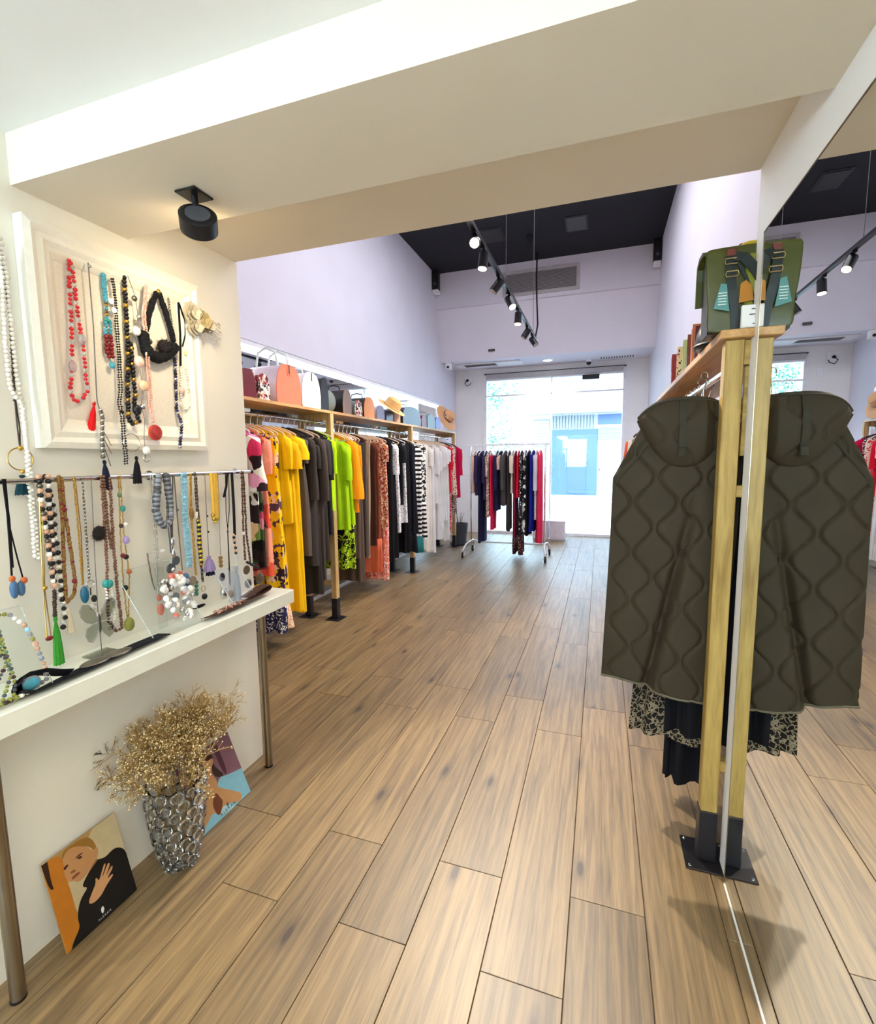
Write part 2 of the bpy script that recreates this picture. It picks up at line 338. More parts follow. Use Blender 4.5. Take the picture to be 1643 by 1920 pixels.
def ceil_vent(label, x0, x1, y0, y1, n, z=3.24):
    t = thing('ceiling_vent', label, 'vent', ((x0+x1)/2, (y0+y1)/2, z)); obj('frame', MB().box(x0-.02, x1+.02, y0-.02, y1+.02, z-.012, z-.001), 'whitemetal', t)
    sm = mesh(MB().box(-.011, .011, -(y1-y0)/2, (y1-y0)/2, -.004, 0), 'slat', 'darkgrey')
    for i in range(n):
        o = bpy.data.objects.new('slat', sm); COL.objects.link(o); o.parent = t; o.location = ((i+.5)*(x1-x0)/n-(x1-x0)/2, 0, -.0125)
ceil_vent('slotted ceiling vent near the right wall above the shop window', -.06, .5, 9.0, 9.13, 13)
t = thing('air_cassette', 'white ceiling air unit panel with grey grille above window', 'air unit', (-2.0, 8.85, 3.24))
obj('panel', MB().bbox(-2.62, -1.40, 8.72, 9.05, 3.215, 3.239, .006), 'whiteplastic', t); obj('grille', MB().box(-2.45, -1.85, 8.80, 8.98, 3.211, 3.2148), 'grillgrey', t)
sm = mesh(MB().box(-.29, .29, -.004, .004, -.004, 0), 'slat', 'grilldark')
for i in range(8):
    o = bpy.data.objects.new('slat', sm); COL.objects.link(o); o.parent = t; o.location = (-.15, -.03+(i-3.5)*.021, -.029)
def hatch(label, x, y, m, s=.15):
    t = thing('ceiling_hatch', label, 'hatch', (x, y, 4.68)); obj('frame', MB().box(x-s, x+s, y-s*1.5, y+s*1.5, 4.672, 4.679), 'blacksatin', t); obj('panel', MB().bbox(x-s*.85, x+s*.85, y-s*1.3, y+s*1.3, 4.665, 4.6715, .003), m, t)
hatch('black square hatch in the black ceiling beside the track light', -1.55, 7.1, 'blacksatin'); hatch('grey square hatch in the black ceiling at right', -.40, 7.15, 'darkgrey')
single('cable_rose', MB().lathe([(.045, 0), (.045, -.03), (.012, -.12), (.006, -.2)], (-1.05, 7.3, 4.679), 12), 'blacksatin', 'black cone cable outlet on the black ceiling', 'cable outlet', True)
single('power_cable', MB().tube([(-1.02, 7.9, 4.675), (-1.02, 7.85, 4.3), (-.98, 7.6, 3.9), (-.92, 7.2, 3.6), (-.86, 6.8, 3.3), (-.84, 6.45, 3.07), (-.84, 6.37, 3.03)], .011, 8), 'blackmetal', 'black cable hanging in a curve to the end of the track light', 'cable', True)
for x, y, sgn, wd in ((-2.74, 8.05, 1, 'left'), (.71, 8.06, -1, 'right')):
    t = thing('speaker', 'small black wall speaker in the '+wd+' corner under the black ceiling', 'speaker', (x, y, 4.4))
    obj('body', MB().bbox(x-.055, x+.055, y-.06, y+.06, 4.36, 4.67, .01), 'blacksatin', t); obj('base_bracket', MB().box(x-.05, x+.05, y-.05, y+.08, 4.31, 4.359), 'whiteplastic', t)
    obj('cone', MB().cyl((x, y-.061, 4.45), (x, y-.068, 4.45), .025, 14), 'darkgrey', t)
single('smoke_sensor', MB().bbox(-1.92, -1.80, 8.43, 8.452, 3.36, 3.40, .006), 'darkgrey', 'small dark sensor bar on the pale bulkhead', 'sensor')
t = thing('dome_camera', 'small black dome camera above the shop window', 'camera', (-.25, 9.2, 3.2)); obj('mount', MB().lathe([(.05, .038), (.05, .0)], (-.25, 9.2, 3.201), 16), 'whiteplastic', t, True); obj('dome', MB().lathe([(.045, 0), (.04, -.025), (.025, -.045), (.004, -.055)], (-.25, 9.2, 3.2), 16), 'blacksatin', t, True)
t = thing('bullet_camera', 'small white security camera at the left corner under the bulkhead', 'camera', (-2.68, 8.55, 3.16)); obj('body', MB().bbox(-2.73, -2.63, 8.51, 8.60, 3.12, 3.239, .008), 'whiteplastic', t); obj('lens', MB().cyl((-2.68, 8.511, 3.16), (-2.68, 8.495, 3.16), .022, 12), 'blacksatin', t)
t = thing('wall_socket', 'white cable socket with a black looped plug on left pier', 'socket', (-2.53, 9.39, 3.02)); obj('plate', MB().bbox(-2.62, -2.46, 9.375, 9.399, 2.95, 3.13, .005), 'whiteplastic', t); obj('plug', MB().ell((-2.55, 9.36, 3.04), .03, .02, .025), 'blacksatin', t, True)
obj('loop', MB().tube([(-2.55, 9.36, 3.05), (-2.60, 9.35, 2.99), (-2.56, 9.35, 2.93), (-2.49, 9.36, 2.96), (-2.48, 9.37, 3.0)], .007, 6), 'blacksatin', t, True)
single('light_switch', MB().bbox(-2.43, -2.34, 9.388, 9.399, 2.76, 2.9, .004), 'whiteplastic', 'white switch plate on the pier left of the window', 'switch')
single('light_switch', MB().bbox(.65, .72, 9.388, 9.399, 2.56, 2.68, .004), 'whiteplastic', 'white switch plate on the pier right of the window', 'switch')
t = thing('downlight', 'round white downlight in the ceiling before the shop window', 'downlight', (-.95, 8.95, 3.24)); obj('trim_ring', MB().torus((-.95, 8.95, 3.236), .085, .006, 2, 28, 6), 'whiteplastic', t, True); obj('lamp_disc', MB().lathe([(.08, 0), (.08, -.003)], (-.95, 8.95, 3.239), 28), 'led', t)
light('downlight_glow', 'SPOT', (-.95, 8.95, 3.22), (-.95, 8.7, 0), 90, (.93, .96, 1), .09, angle=130, blend=.6)
# ---- track light
TX, TZ = -.84, 3.02
tk = thing('track_light', 'black suspended ceiling track carrying a row of spotlights', 'track light', (TX, 4.5, TZ))
obj('rail', MB().bbox(TX-.018, TX+.018, 2.0, 6.40, TZ-.016, TZ+.016, .003), 'blackmetal', tk)
for y in (2.4, 4.4, 6.2): obj('suspension_wire', MB().cyl((TX, y, TZ+.016), (TX, y, 4.679), .0025, 6), 'darkgrey', tk)
SPOTS = [(3.30, (.16, -.89, -.42), 1, 'nearest, aimed at the viewer', 85), (3.55, (-.10, -.15, -1), 1, 'second, lit and hanging straight down', 22), (4.10, (-.55, -.25, -.8), 0, 'third, turned to the left rack', 0),
         (4.56, (.45, -.35, -.85), 1, 'fourth, lit and turned to the right', 30), (5.07, (-.03, -.12, -1), 1, 'fifth, lit and hanging straight down', 22), (5.72, (-.5, -.2, -.85), 0, 'sixth, turned left near the far end', 0), (6.15, (.55, -.35, -.8), 0, 'last, turned right at the far end', 0)]
for y, d, lit, lab, en in SPOTS:
    d = Vector(d).normalized(); t = thing('spotlight', 'black cylinder spotlight on the track, '+lab, 'spotlight', (TX, y, TZ-.02), 'spotlights on the ceiling track')
    top = Vector((TX, y, TZ-.0165)); piv = top+Vector((0, 0, -.055)); a = piv-d*.03; b = piv+d*.085
    obj('track_adapter', MB().box(TX-.016, TX+.016, y-.05, y+.05, TZ-.03, TZ-.0165), 'blackmetal', t)
    obj('arm', MB().cyl(top-Vector((0, 0, .013)), piv, .009, 8), 'blackmetal', t)
    obj('housing', MB().tube([a, a+d*.002, b-d*.002, b], [.030, .036, .036, .036], 18), 'blackmetal', t, True)
    lens = MB().tube([b+d*.0003, b+d*.003], .030, 18); obj('lamp_lens' , lens, 'bulb' if lit else 'grillgrey', t)
    if lit: light('spot_beam', 'SPOT', b+d*.02, (.12, 1.45, .2) if en > 50 else b+d, en*2.6, (1, .88, .70), .03, angle=62 if en > 50 else 75, blend=.5 if en > 50 else .8)
# the three turned away light the clothes and shelves
light('spot_beam', 'SPOT', (TX-.1, 4.05, 2.85), (-2.45, 3.2, 1.0), 120, (1, .93, .82), .03, angle=70, blend=.8)
light('spot_beam', 'SPOT', (TX-.1, 5.7, 2.85), (-2.45, 5.2, 1.0), 110, (1, .93, .82), .03, angle=70, blend=.8)
# ---- panels added to house the unseen fill lights: over the viewer and high over the aisle
for x, y, z, sx, sy, lab in ((-.02, -.35, 2.418, .35, .5, 'unseen fill light panel added on the low ceiling over the viewer'), (-.55, -1.9, 2.418, .6, .45, 'unseen fill light panel added at the back of the low ceiling'), (-.75, 4.6, 4.678, .8, 1.6, 'unseen long fill light panel added on the black ceiling over the aisle')):
    t = thing('ceiling_fill_panel', lab, 'ceiling lamp', (x, y, z)); obj('housing', MB().box(x-sx-.02, x+sx+.02, y-sy-.02, y+sy+.02, z-.012, z), 'whitemetal', t); obj('diffuser', MB().box(x-sx, x+sx, y-sy, y+sy, z-.0145, z-.0122), 'whiteplastic', t)
t = thing('wall_fill_panel', 'unseen slim fill light panel added on the wall left of the viewer', 'wall lamp', (-1.6, -.1, 2.2)); obj('back_plate', MB().box(-1.6045, -1.59, -.35, .15, 2.16, 2.24), 'whitemetal', t); obj('shade', MB().box(-1.5898, -1.53, -.34, .14, 2.17, 2.22), 'whiteplastic', t)  # body added around the unseen cool fill on the left wall
# ---- black spot under the beam
t = thing('ceiling_spotlight', 'black round spotlight on a square plate under the low beam', 'spotlight', (-1.155, 1.19, 2.28))
obj('mounting_plate', MB().bbox(-1.192, -1.118, 1.153, 1.227, 2.276, 2.2825, .002), 'blacksatin', t)
obj('stem', MB().cyl((-1.155, 1.19, 2.276), (-1.150, 1.19, 2.235), .009, 10), 'blacksatin', t)
d = Vector((-.55, .62, -.55)).normalized(); c = Vector((-1.145, 1.19, 2.205))
obj('lamp_head', MB().tube([c-d*.022, c-d*.020, c+d*.026, c+d*.028], [.049, .052, .052, .049], 32), 'blacksatin', t, True)
obj('rear_ring', MB().tube([c-d*.0225, c-d*.026], .034, 28), 'darkgrey', t); obj('lamp_lens', MB().tube([c+d*.0285, c+d*.031], .044, 24), 'bulb', t)
light('spot_beam', 'SPOT', c+d*.05, c+d, 7, (1, .86, .62), .04, angle=130, blend=1)
# ---- street outside
simple('asphalt', '#5c5f66', .8); simple('pavement', '#8a8886', .8); simple('facade_white', '#a09e9a', .7); simple('facade_blue', '#273a5a', .6); simple('facade_dblue', '#253654', .6); simple('shutter', '#565d68', .5); simple('facade_pink', '#675856', .7); simple('winglass', '#434c5c', .15); simple('bark', '#8d8277', .8); simple('leafgreen', '#3c6a4e', .7, var=.3)
struct('ground_street', MB().box(-16, 16, 12.2, 17.0, -.14, -.10), 'asphalt'); struct('ground_pavement', MB().box(-16, 16, 9.55, 12.2, -.1, -.02).box(-16, 16, 17.0, 18.0, -.1, -.02), 'pavement')
bd = thing('building', 'pale building across the street with a blue ground floor', 'building', (0, 18, 0))
obj('wall', MB().box(-16, 16, 18.0, 18.4, -.02, 9), 'facade_white', bd)
obj('blue_front', MB().box(-1.75, -.13, 17.94, 18.0, .15, 2.5), 'facade_blue', bd); obj('plinth_window', MB().box(-1.15, -.5, 17.92, 17.94, .2, 1.25), 'facade_dblue', bd); obj('window_head', MB().box(-1.17, -.48, 17.90, 17.92, 1.25, 1.34), 'blackmetal', bd)
obj('side_blue', MB().box(-.13, .7, 17.93, 18.0, 2.65, 3.0), 'facade_blue', bd)
for i in range(15): obj('vertical_slat', MB().box(-1.74+i*.105, -1.68+i*.105, 17.90, 17.96, 2.52, 3.0), 'shutter', bd)
dr = obj('door', MB().box(-.1, .66, 17.93, 18.0, 0, 2.1), 'facade_white', bd); obj('door_handle', MB().box(-.06, -.03, 17.90, 17.93, 1.0, 1.14), 'blackmetal', dr)
for i in range(6): obj('shutter_slat', MB().box(-.12, .68, 17.92-.01*(i % 2), 17.99, 2.12+i*.075, 2.19+i*.075), 'shutter', bd)
obj('canopy', MB().box(-2.6, .8, 17.4, 18.0, 3.05, 3.12), 'facade_white', bd); obj('upper_storey', MB().box(-1.6, 16, 17.9, 18.0, 4.2, 8), 'facade_pink', bd)
for i in range(4):
    f = obj('window', MB().box(-1.2+i*.7, -.8+i*.7, 17.86, 17.9, 4.25, 5.1), 'facade_white', bd); obj('pane', MB().box(-1.17+i*.7, -.83+i*.7, 17.85, 17.86, 4.28, 5.07), 'winglass', f)
for i in range(2):
    f = obj('window', MB().box(-3.4+i*1.0, -2.8+i*1.0, 17.95, 18.0, 1.9, 2.9), 'shutter', bd)
    for k in range(8): obj('blind_slat', MB().box(-3.37+i*1.0, -2.83+i*1.0, 17.935, 17.95, 1.95+k*.115, 2.03+k*.115), 'facade_white', f)
tr = thing('street_tree', 'pale green street tree seen through the shop window', 'tree', (-3.3, 14.6, -.02))
obj('trunk', MB().tube([(-3.3, 14.6, -.05), (-3.28, 14.6, 1.2), (-3.35, 14.6, 2.2), (-3.1, 14.5, 2.9)], [.10, .08, .06, .03], 8), 'bark', tr, True)
obj('branch', MB().tube([(-3.3, 14.6, 2.0), (-2.6, 14.6, 2.45), (-2.1, 14.5, 2.35), (-1.6, 14.5, 1.9)], [.04, .03, .025, .012], 6), 'bark', tr, True)
rn = random.Random(3); lf = MB()
for i in range(900):
    cx, cy, cz = rn.choice(((-3.2, 14.6, 2.1, .5), (-3.3, 14.6, 3.2, .6), (-3.6, 14.7, 3.7, .6), (-2.9, 14.5, 3.5, .35)))[:3]; g = lambda s: rn.gauss(0, s)
    p = Vector((cx+g(.28), cy+g(.25), cz+g(.28))); a = Vector((g(1), g(1), g(1))).normalized()*.06; b = a.cross(Vector((g(1), g(1), g(1)))).normalized()*.03
    lf.add([p-a, p+b, p+a, p-b], [(0, 1, 2, 3)])
obj('foliage', lf, 'leafgreen', tr, kind='stuff')

# ================================================================== clothes racks
simple('post_black', '#15141a', .4)
def post(parent, x, y, ztop, wood_='pine', s=.0275):
    p = obj('post', MB().bbox(x-s, x+s, y-s, y+s, .2, ztop, .003), wood_, parent)
    obj('post_sleeve', MB().bbox(x-s-.002, x+s+.002, y-s-.002, y+s+.002, .006, .2, .002), 'post_black', p)
    b = obj('base_plate', MB().bbox(x-.075, x+.075, y-.08, y+.08, .0005, .006, .001), 'post_black', p)
    for a in (-1, 1):
        for c in (-1, 1): obj('screw', MB().lathe([(.006, 0), (.005, .002), (.002, .003)], (x+a*.06, y+c*.065, .006), 8), 'chrome', p)
lr = thing('clothes_rack', 'long wooden clothes rack with black feet along the left wall', 'clothes rack', (-2.48, 4.8, 0))
LRX, LRZ = -2.45, 1.842
PY = (1.95, 3.85, 5.81, 7.73)
for y in PY:
    post(lr, -2.347, y, 1.918); post(lr, -2.64, y, 1.918)
    obj('cross_rail', MB().bbox(-2.612, -2.375, y-.02, y+.02, 1.86, 1.917, .002), 'pine', lr); obj('cross_rail', MB().bbox(-2.612, -2.375, y-.02, y+.02, .32, .36, .002), 'pine', lr)
for a, b in zip(PY, PY[1:]):
    obj('shelf_board', MB().bbox(-2.70, -2.325, a+(.002 if a > 2 else -.03), b-.002 + (.03 if b > 7 else 0), 1.919, 1.943, .002), 'shelf_ply', lr)
    obj('hanging_rail', MB().cyl((LRX, a+.02, LRZ), (LRX, b-.02, LRZ), .0125, 14), 'chrome', lr, True)
    for y, s in ((a, 1), (b, -1)): obj('rail_flange', MB().cyl((LRX, y+s*.0205, LRZ), (LRX, y+s*.028, LRZ), .026, 14), 'chrome', lr)
rr_ = thing('clothes_rack', 'wooden clothes rack beside the mirror with the green jacket', 'clothes rack', (.52, 2.8, 0))
RX, RZ = .395, 1.785
for y in (1.862+.012, 3.68):
    post(rr_, .409, y, 1.88, 'pine_y'); post(rr_, .66, y, 1.88, 'pine_y')
    for z0, z1 in ((1.80, 1.879), (1.36, 1.40), (.36, .40)): obj('rung', MB().bbox(.437, .632, y-.018, y+.018, z0, z1, .002), 'pine_x', rr_)
    obj('end_panel', MB().bbox(.445, .625, y-.008, y+.008, 1.50, 1.795, .002), 'pine_x', rr_)
obj('shelf_board', MB().bbox(.36, .715, 1.82, 3.73, 1.881, 1.908, .003), 'shelf_ply', rr_)
obj('hanging_rail', MB().cyl((RX, 1.903, RZ), (RX, 3.652, RZ), .0125, 14), 'chrome', rr_, True)
# ---- hangers
simple('hanger_beige', '#e3c6a6', .6); simple('hanger_black', '#1a191c', .5); simple('hanger_white', '#f1eef0', .4); simple('hanger_clear', '#e8eef2', .15, trans=.5)
def make_hanger(mat, label):
    t = thing('clothes_hanger', label, 'hanger', (0, 0, 0), 'clothes hangers')
    hk = [(0, 0, -.075), (0, 0, -.045), (.006, 0, -.028)] + [(.0165*math.cos(a), 0, .0165*math.sin(a)) for a in [math.radians(v) for v in (-60, -20, 30, 70, 110, 150, 195)]]
    obj('hook', MB().tube(hk, .0024, 6), 'chrome', t, True)
    arm = [(0, 0, -.075), (.05, 0, -.088), (.12, 0, -.112), (.175, 0, -.135), (.188, 0, -.148), (.180, 0, -.160), (.12, 0, -.163), (0, 0, -.163)]
    pts = arm+[(-x, y, z) for x, y, z in arm[::-1][1:-1]]
    obj('frame', MB().tube(pts, .0062, 8, 0, True), mat, t, True)
    return t
HPROTO = {}
def hang(mat, loc, rz, label):
    if mat not in HPROTO: h = HPROTO[mat] = make_hanger(mat, label)
    else: h = copy_tree(HPROTO[mat])
    h.location = loc; h.rotation_euler = (0, 0, rz); h['label'] = label; return h
# ---- garments
def body_mb(levels, seed, n=44, k=8, amp=.012, mi=0):
    rn = random.Random(seed); ph = rn.random()*6; ph2 = rn.random()*6; k2 = rn.choice((5, 6, 13)); lean = rn.uniform(-.02, .02)
    z0 = levels[0][0]; z1 = levels[-1][0]; rings = []
    # resample so that folds stay smooth
    L = []
    for (a, b) in zip(levels, levels[1:]):
        m = max(1, int(abs(b[0]-a[0])/.11))
        for i in range(m): t = i/m; L.append(tuple(a[j]+(b[j]-a[j])*t for j in range(3)))
    L.append(levels[-1])
    for z, hw, ht in L:
        t = (z-z0)/(z1-z0); A = amp*min(1, t*1.6+.05); ring = []
        for j in range(n):
            th = 2*PI*j/n; c, s = math.cos(th), math.sin(th)
            u = hw*math.copysign(abs(c)**.75, c); v = ht*math.copysign(abs(s)**.9, s)
            f = A*math.sin(k*th+ph+1.2*t)+.5*A*math.sin(k2*th+ph2-2*t)+.5*A*math.sin(3*th+ph2+t)
            ring.append((u*(1+.25*f/max(hw, .05)*4*.15)+.3*f*c+lean*t, v+f*s*1.1+.35*f*c, z+.006*math.sin(3*th+ph)*t))
        rings.append(ring)
    return MB().loft(rings, mi, True, False)
def sleeve_mb(side, hw, zs, length, r0, r1, seed, out=.13):
    rn = random.Random(seed); n = 12; rings = []; m = max(3, int(length/.07)); ph = rn.random()*6
    for i in range(m+1):
        t = i/m; d = length*t; o = out*(t if t < .35 else .35+.2*(t-.35))
        cx = side*(hw-.018+o*length*.75); z = zs-d; r = r0+(r1-r0)*t
        ring = []
        for j in range(n):
            th = 2*PI*j/n; f = 1+.10*math.sin(3*th+ph+4*t)+.05*math.sin(9*t+th)
            ring.append((cx+r*math.cos(th)*f, r*.62*math.sin(th)*f, z+side*r*.45*math.cos(th)*(1-t)*-1))
        rings.append(ring)
    return MB().loft(rings, 0, True, False)
def garment(name, cat, label, loc, rz, mat, bottom, hw=.20, ht=.028, sleeve=0, flare=0, amp=.019, hanger='hanger_beige', group='garments on the left rack', kind='top', hem=None, smat=None, r0=.052, r1=.048, seed=None, drop=0):
    """loc is the rail point; bottom = hem height above floor"""
    seed = seed if seed is not None else int(abs(loc[0]*917+loc[1]*1313)) ; rz_ = rz
    H = loc[2]; zb = bottom-H; sh = -.092-drop-(random.Random(seed).choice((0, .02, .045)) if hanger == 'hanger_beige' else 0)
    rg = random.Random(seed*3+1); amp *= rg.uniform(.9, 1.7); hw *= rg.uniform(.93, 1.07); jt = rg.uniform(-.08, .08); t = thing(name, label, cat, loc, group); t.rotation_euler = (0, 0, rz+jt)
    off = wloc(t)
    def part(nm, mb, m):
        o = bpy.data.objects.new(nm, mesh(mb, nm, m, 'soft')); COL.objects.link(o); o.parent = t; return o
    if kind == 'top':
        lv = [(sh, .055, ht*.5), (sh-.014, .09, ht*.7), (sh-.036, .14, ht*.9), (sh-.064, hw*.90, ht), (sh-.105, hw, ht*1.1), (sh-.3, hw*.94, ht*1.15), (sh-.45, hw*.97, ht*1.15)]
        zl = min(zb, sh-.5)
        lv.append((zl, hw*(1+flare), ht*(1.25+flare)))
    elif kind == 'trousers':
        sh = -.15; lv = [(sh, hw*.72, ht*.5), (sh-.01, hw*.75, ht*.9), (sh-.4, hw*.7, ht), (zb, hw*.62*(1+flare), ht*.9)]
    elif kind == 'skirt':
        sh = -.15; lv = [(sh, hw*.6, ht*.7), (sh-.04, hw*.65, ht), (zb, hw*(1+flare), ht*1.3)]
    elif kind == 'scarf':
        sh = -.15; lv = [(sh, hw*.5, ht*.4), (sh-.02, hw*.55, ht), (zb, hw*.6, ht)]
    if hem:
        hmat, hz = hem; zh = hz-H; a = lv[-2]; b = lv[-1]; q = (zh-a[0])/(b[0]-a[0]); mid = tuple(a[j]+(b[j]-a[j])*q for j in range(3))
        part('body', body_mb(lv[:-1]+[mid], seed, amp=amp), mat); mid2 = (mid[0]+.02, mid[1]*1.012, mid[2]*1.1)
        part('hem_band', body_mb([mid2, b], seed+1, amp=amp*1.2, k=9), hmat)
    else: part('body', body_mb(lv, seed, amp=amp), mat)
    if sleeve:
        for s in (-1, 1): part('sleeve', sleeve_mb(s, hw, sh-.075, sleeve, r0, r1, seed+s), smat or mat)
    if kind == 'top':
        pts = [(.056*math.cos(a), ht*.52*math.sin(a), sh+.001) for a in [2*PI*i/20 for i in range(20)]]
        part('neckline', MB().tube(pts, .004, 5, 0, True), smat or mat)
    if hanger:
        hang(hanger, loc, rz+jt, hanger.split('_')[1]+' clothes hanger holding the '+' '.join(label.split()[:11]))
    return t
FB = [('f_floralpink', 'floral', ['#ef7fb0', '#f4ecd8', '#d8305a', '#9fc25e', '#f6f2e8', '#2c1d22', '#f3a9c4', '#e9c59a', '#6d8a3f'], 9), ('f_floralwhite', 'floral', ['#f5f2ea', '#e84b8c', '#cfe08a', '#f8f6f0', '#2b2a2c', '#f3d9a2', '#f5f2ea'], 12),
 ('f_floraldark', 'floral', ['#1c1719', '#7b1d38', '#2a2124', '#d88aa0', '#3f5b34', '#151214', '#c94a6a'], 11), ('f_coral', 'plain', ['#f47a5e'], 6), ('f_salmon', 'floral', ['#f47f62', '#f0957a', '#f47f62', '#e9573f', '#6f4a42', '#f7a287'], 8),
 ('f_yfloral', 'floral', ['#f5c400', '#f5c400', '#f2b900', '#33233a', '#f5c400', '#f0c7a0', '#f5c400', '#f6cc20', '#5a3f52'], 19), ('f_peach', 'blotch', ['#ecc29a', '#f3d9c0', '#d9a478'], 40), ('f_navyprint', 'spots', ['#26264e', '#f1ede4'], 55),
 ('f_yellow', 'plain', ['#f7c600'], 5), ('f_yellow2', 'plain', ['#efb800'], 5), ('f_taupe', 'plain', ['#5b5049'], 6), ('f_char', 'plain', ['#3b3532'], 6), ('f_char2', 'plain', ['#2c2827'], 6), ('f_brown', 'plain', ['#4a403a'], 6), ('f_blackgrey', 'plain', ['#242326'], 6),
 ('f_lime', 'plain', ['#b4e000'], 6), ('f_lime2', 'plain', ['#a2cf0a'], 6), ('f_limeprint', 'blotch', ['#b9de2a', '#15160f', '#b9de2a', '#15160f'], 20), ('f_orange', 'plain', ['#fb9a0a'], 6), ('f_orange2', 'plain', ['#f28a08'], 6),
 ('f_mauve', 'plain', ['#6d5a52'], 6), ('f_beige', 'plain', ['#c3a987'], 6), ('f_fringe', 'stripe', ['#6c5748', '#463a34'], 30), ('f_dbrown', 'plain', ['#4b2a20'], 5), ('f_rust', 'plain', ['#96492c'], 5), ('f_coralred', 'plain', ['#e8714d'], 5), ('f_rustprint', 'blotch', ['#b5643a', '#e7cdb0', '#9c3d2b'], 28),
 ('f_coralprint', 'blotch', ['#ee8468', '#f6e6da', '#cf3a3a', '#ee8468'], 30), ('f_black', 'plain', ['#101016'], 5), ('f_navyblack', 'plain', ['#131522'], 5), ('f_whitegrey', 'spots', ['#f0eef0', '#8e8c92'], 45), ('f_white', 'plain', ['#f6f3f0'], 4), ('f_offwhite', 'plain', ['#efe9e2'], 4), ('f_ivory', 'plain', ['#f2ece0'], 4),
 ('f_stripe', 'stripe', ['#15151a', '#f2f0ee'], 5.2), ('f_check', 'floral', ['#15151a', '#f4f2f0', '#15151a', '#f4f2f0'], 30), ('f_teal', 'plain', ['#1f6c70'], 20), ('f_red', 'plain', ['#e8102e'], 5), ('f_crimson', 'plain', ['#d4124a'], 5), ('f_redprint', 'blotch', ['#d3203a', '#f3d9c8', '#d3203a'], 34), ('f_creamred', 'spots', ['#f4ddc6', '#d5203a'], 34), ('f_redleo', 'spots', ['#1a1214', '#f2e6d8', '#8c1128'], 26), ('f_dred', 'plain', ['#7a0f22'], 5),
 ('f_navy', 'plain', ['#23234a'], 5), ('f_purple', 'plain', ['#33294e'], 5), ('f_cobalt', 'plain', ['#16208c'], 5), ('f_pinkred', 'plain', ['#ee2a55'], 5), ('f_blush', 'plain', ['#e9b9a6'], 5), ('f_tanprint', 'blotch', ['#c59b86', '#7c5a4c', '#e6cfc0'], 26), ('f_darkfloral', 'floral', ['#15151a', '#15151a', '#efece8', '#1c1c22', '#15151a', '#b9bcae', '#15151a'], 20), ('f_dots', 'spots', ['#1b1a22', '#e4e2e6'], 30), ('f_greyd', 'plain', ['#4f4a4b'], 5), ('f_cream', 'plain', ['#e8dcc8'], 5), ('f_wine', 'plain', ['#7e1533'], 5), ('f_wineprint', 'spots', ['#3a1a20', '#d8a68a'], 36), ('f_lilacw', 'plain', ['#d9cfd6'], 5), ('f_olive', 'plain', ['#5a5043'], 5), ('f_leopard', 'spots', ['#8f8068', '#15130f', '#1d1a15'], 42), ('f_taupe2', 'plain', ['#8a7a6c'], 5), ('f_redorange', 'plain', ['#ef5a33'], 5), ('f_greysage', 'plain', ['#6b6f66'], 5)]
for k, p, c, s in FB: fabric(k, p, c, s)
b, c_, w_ = 'hanger_beige', 'hanger_black', 'hanger_white'
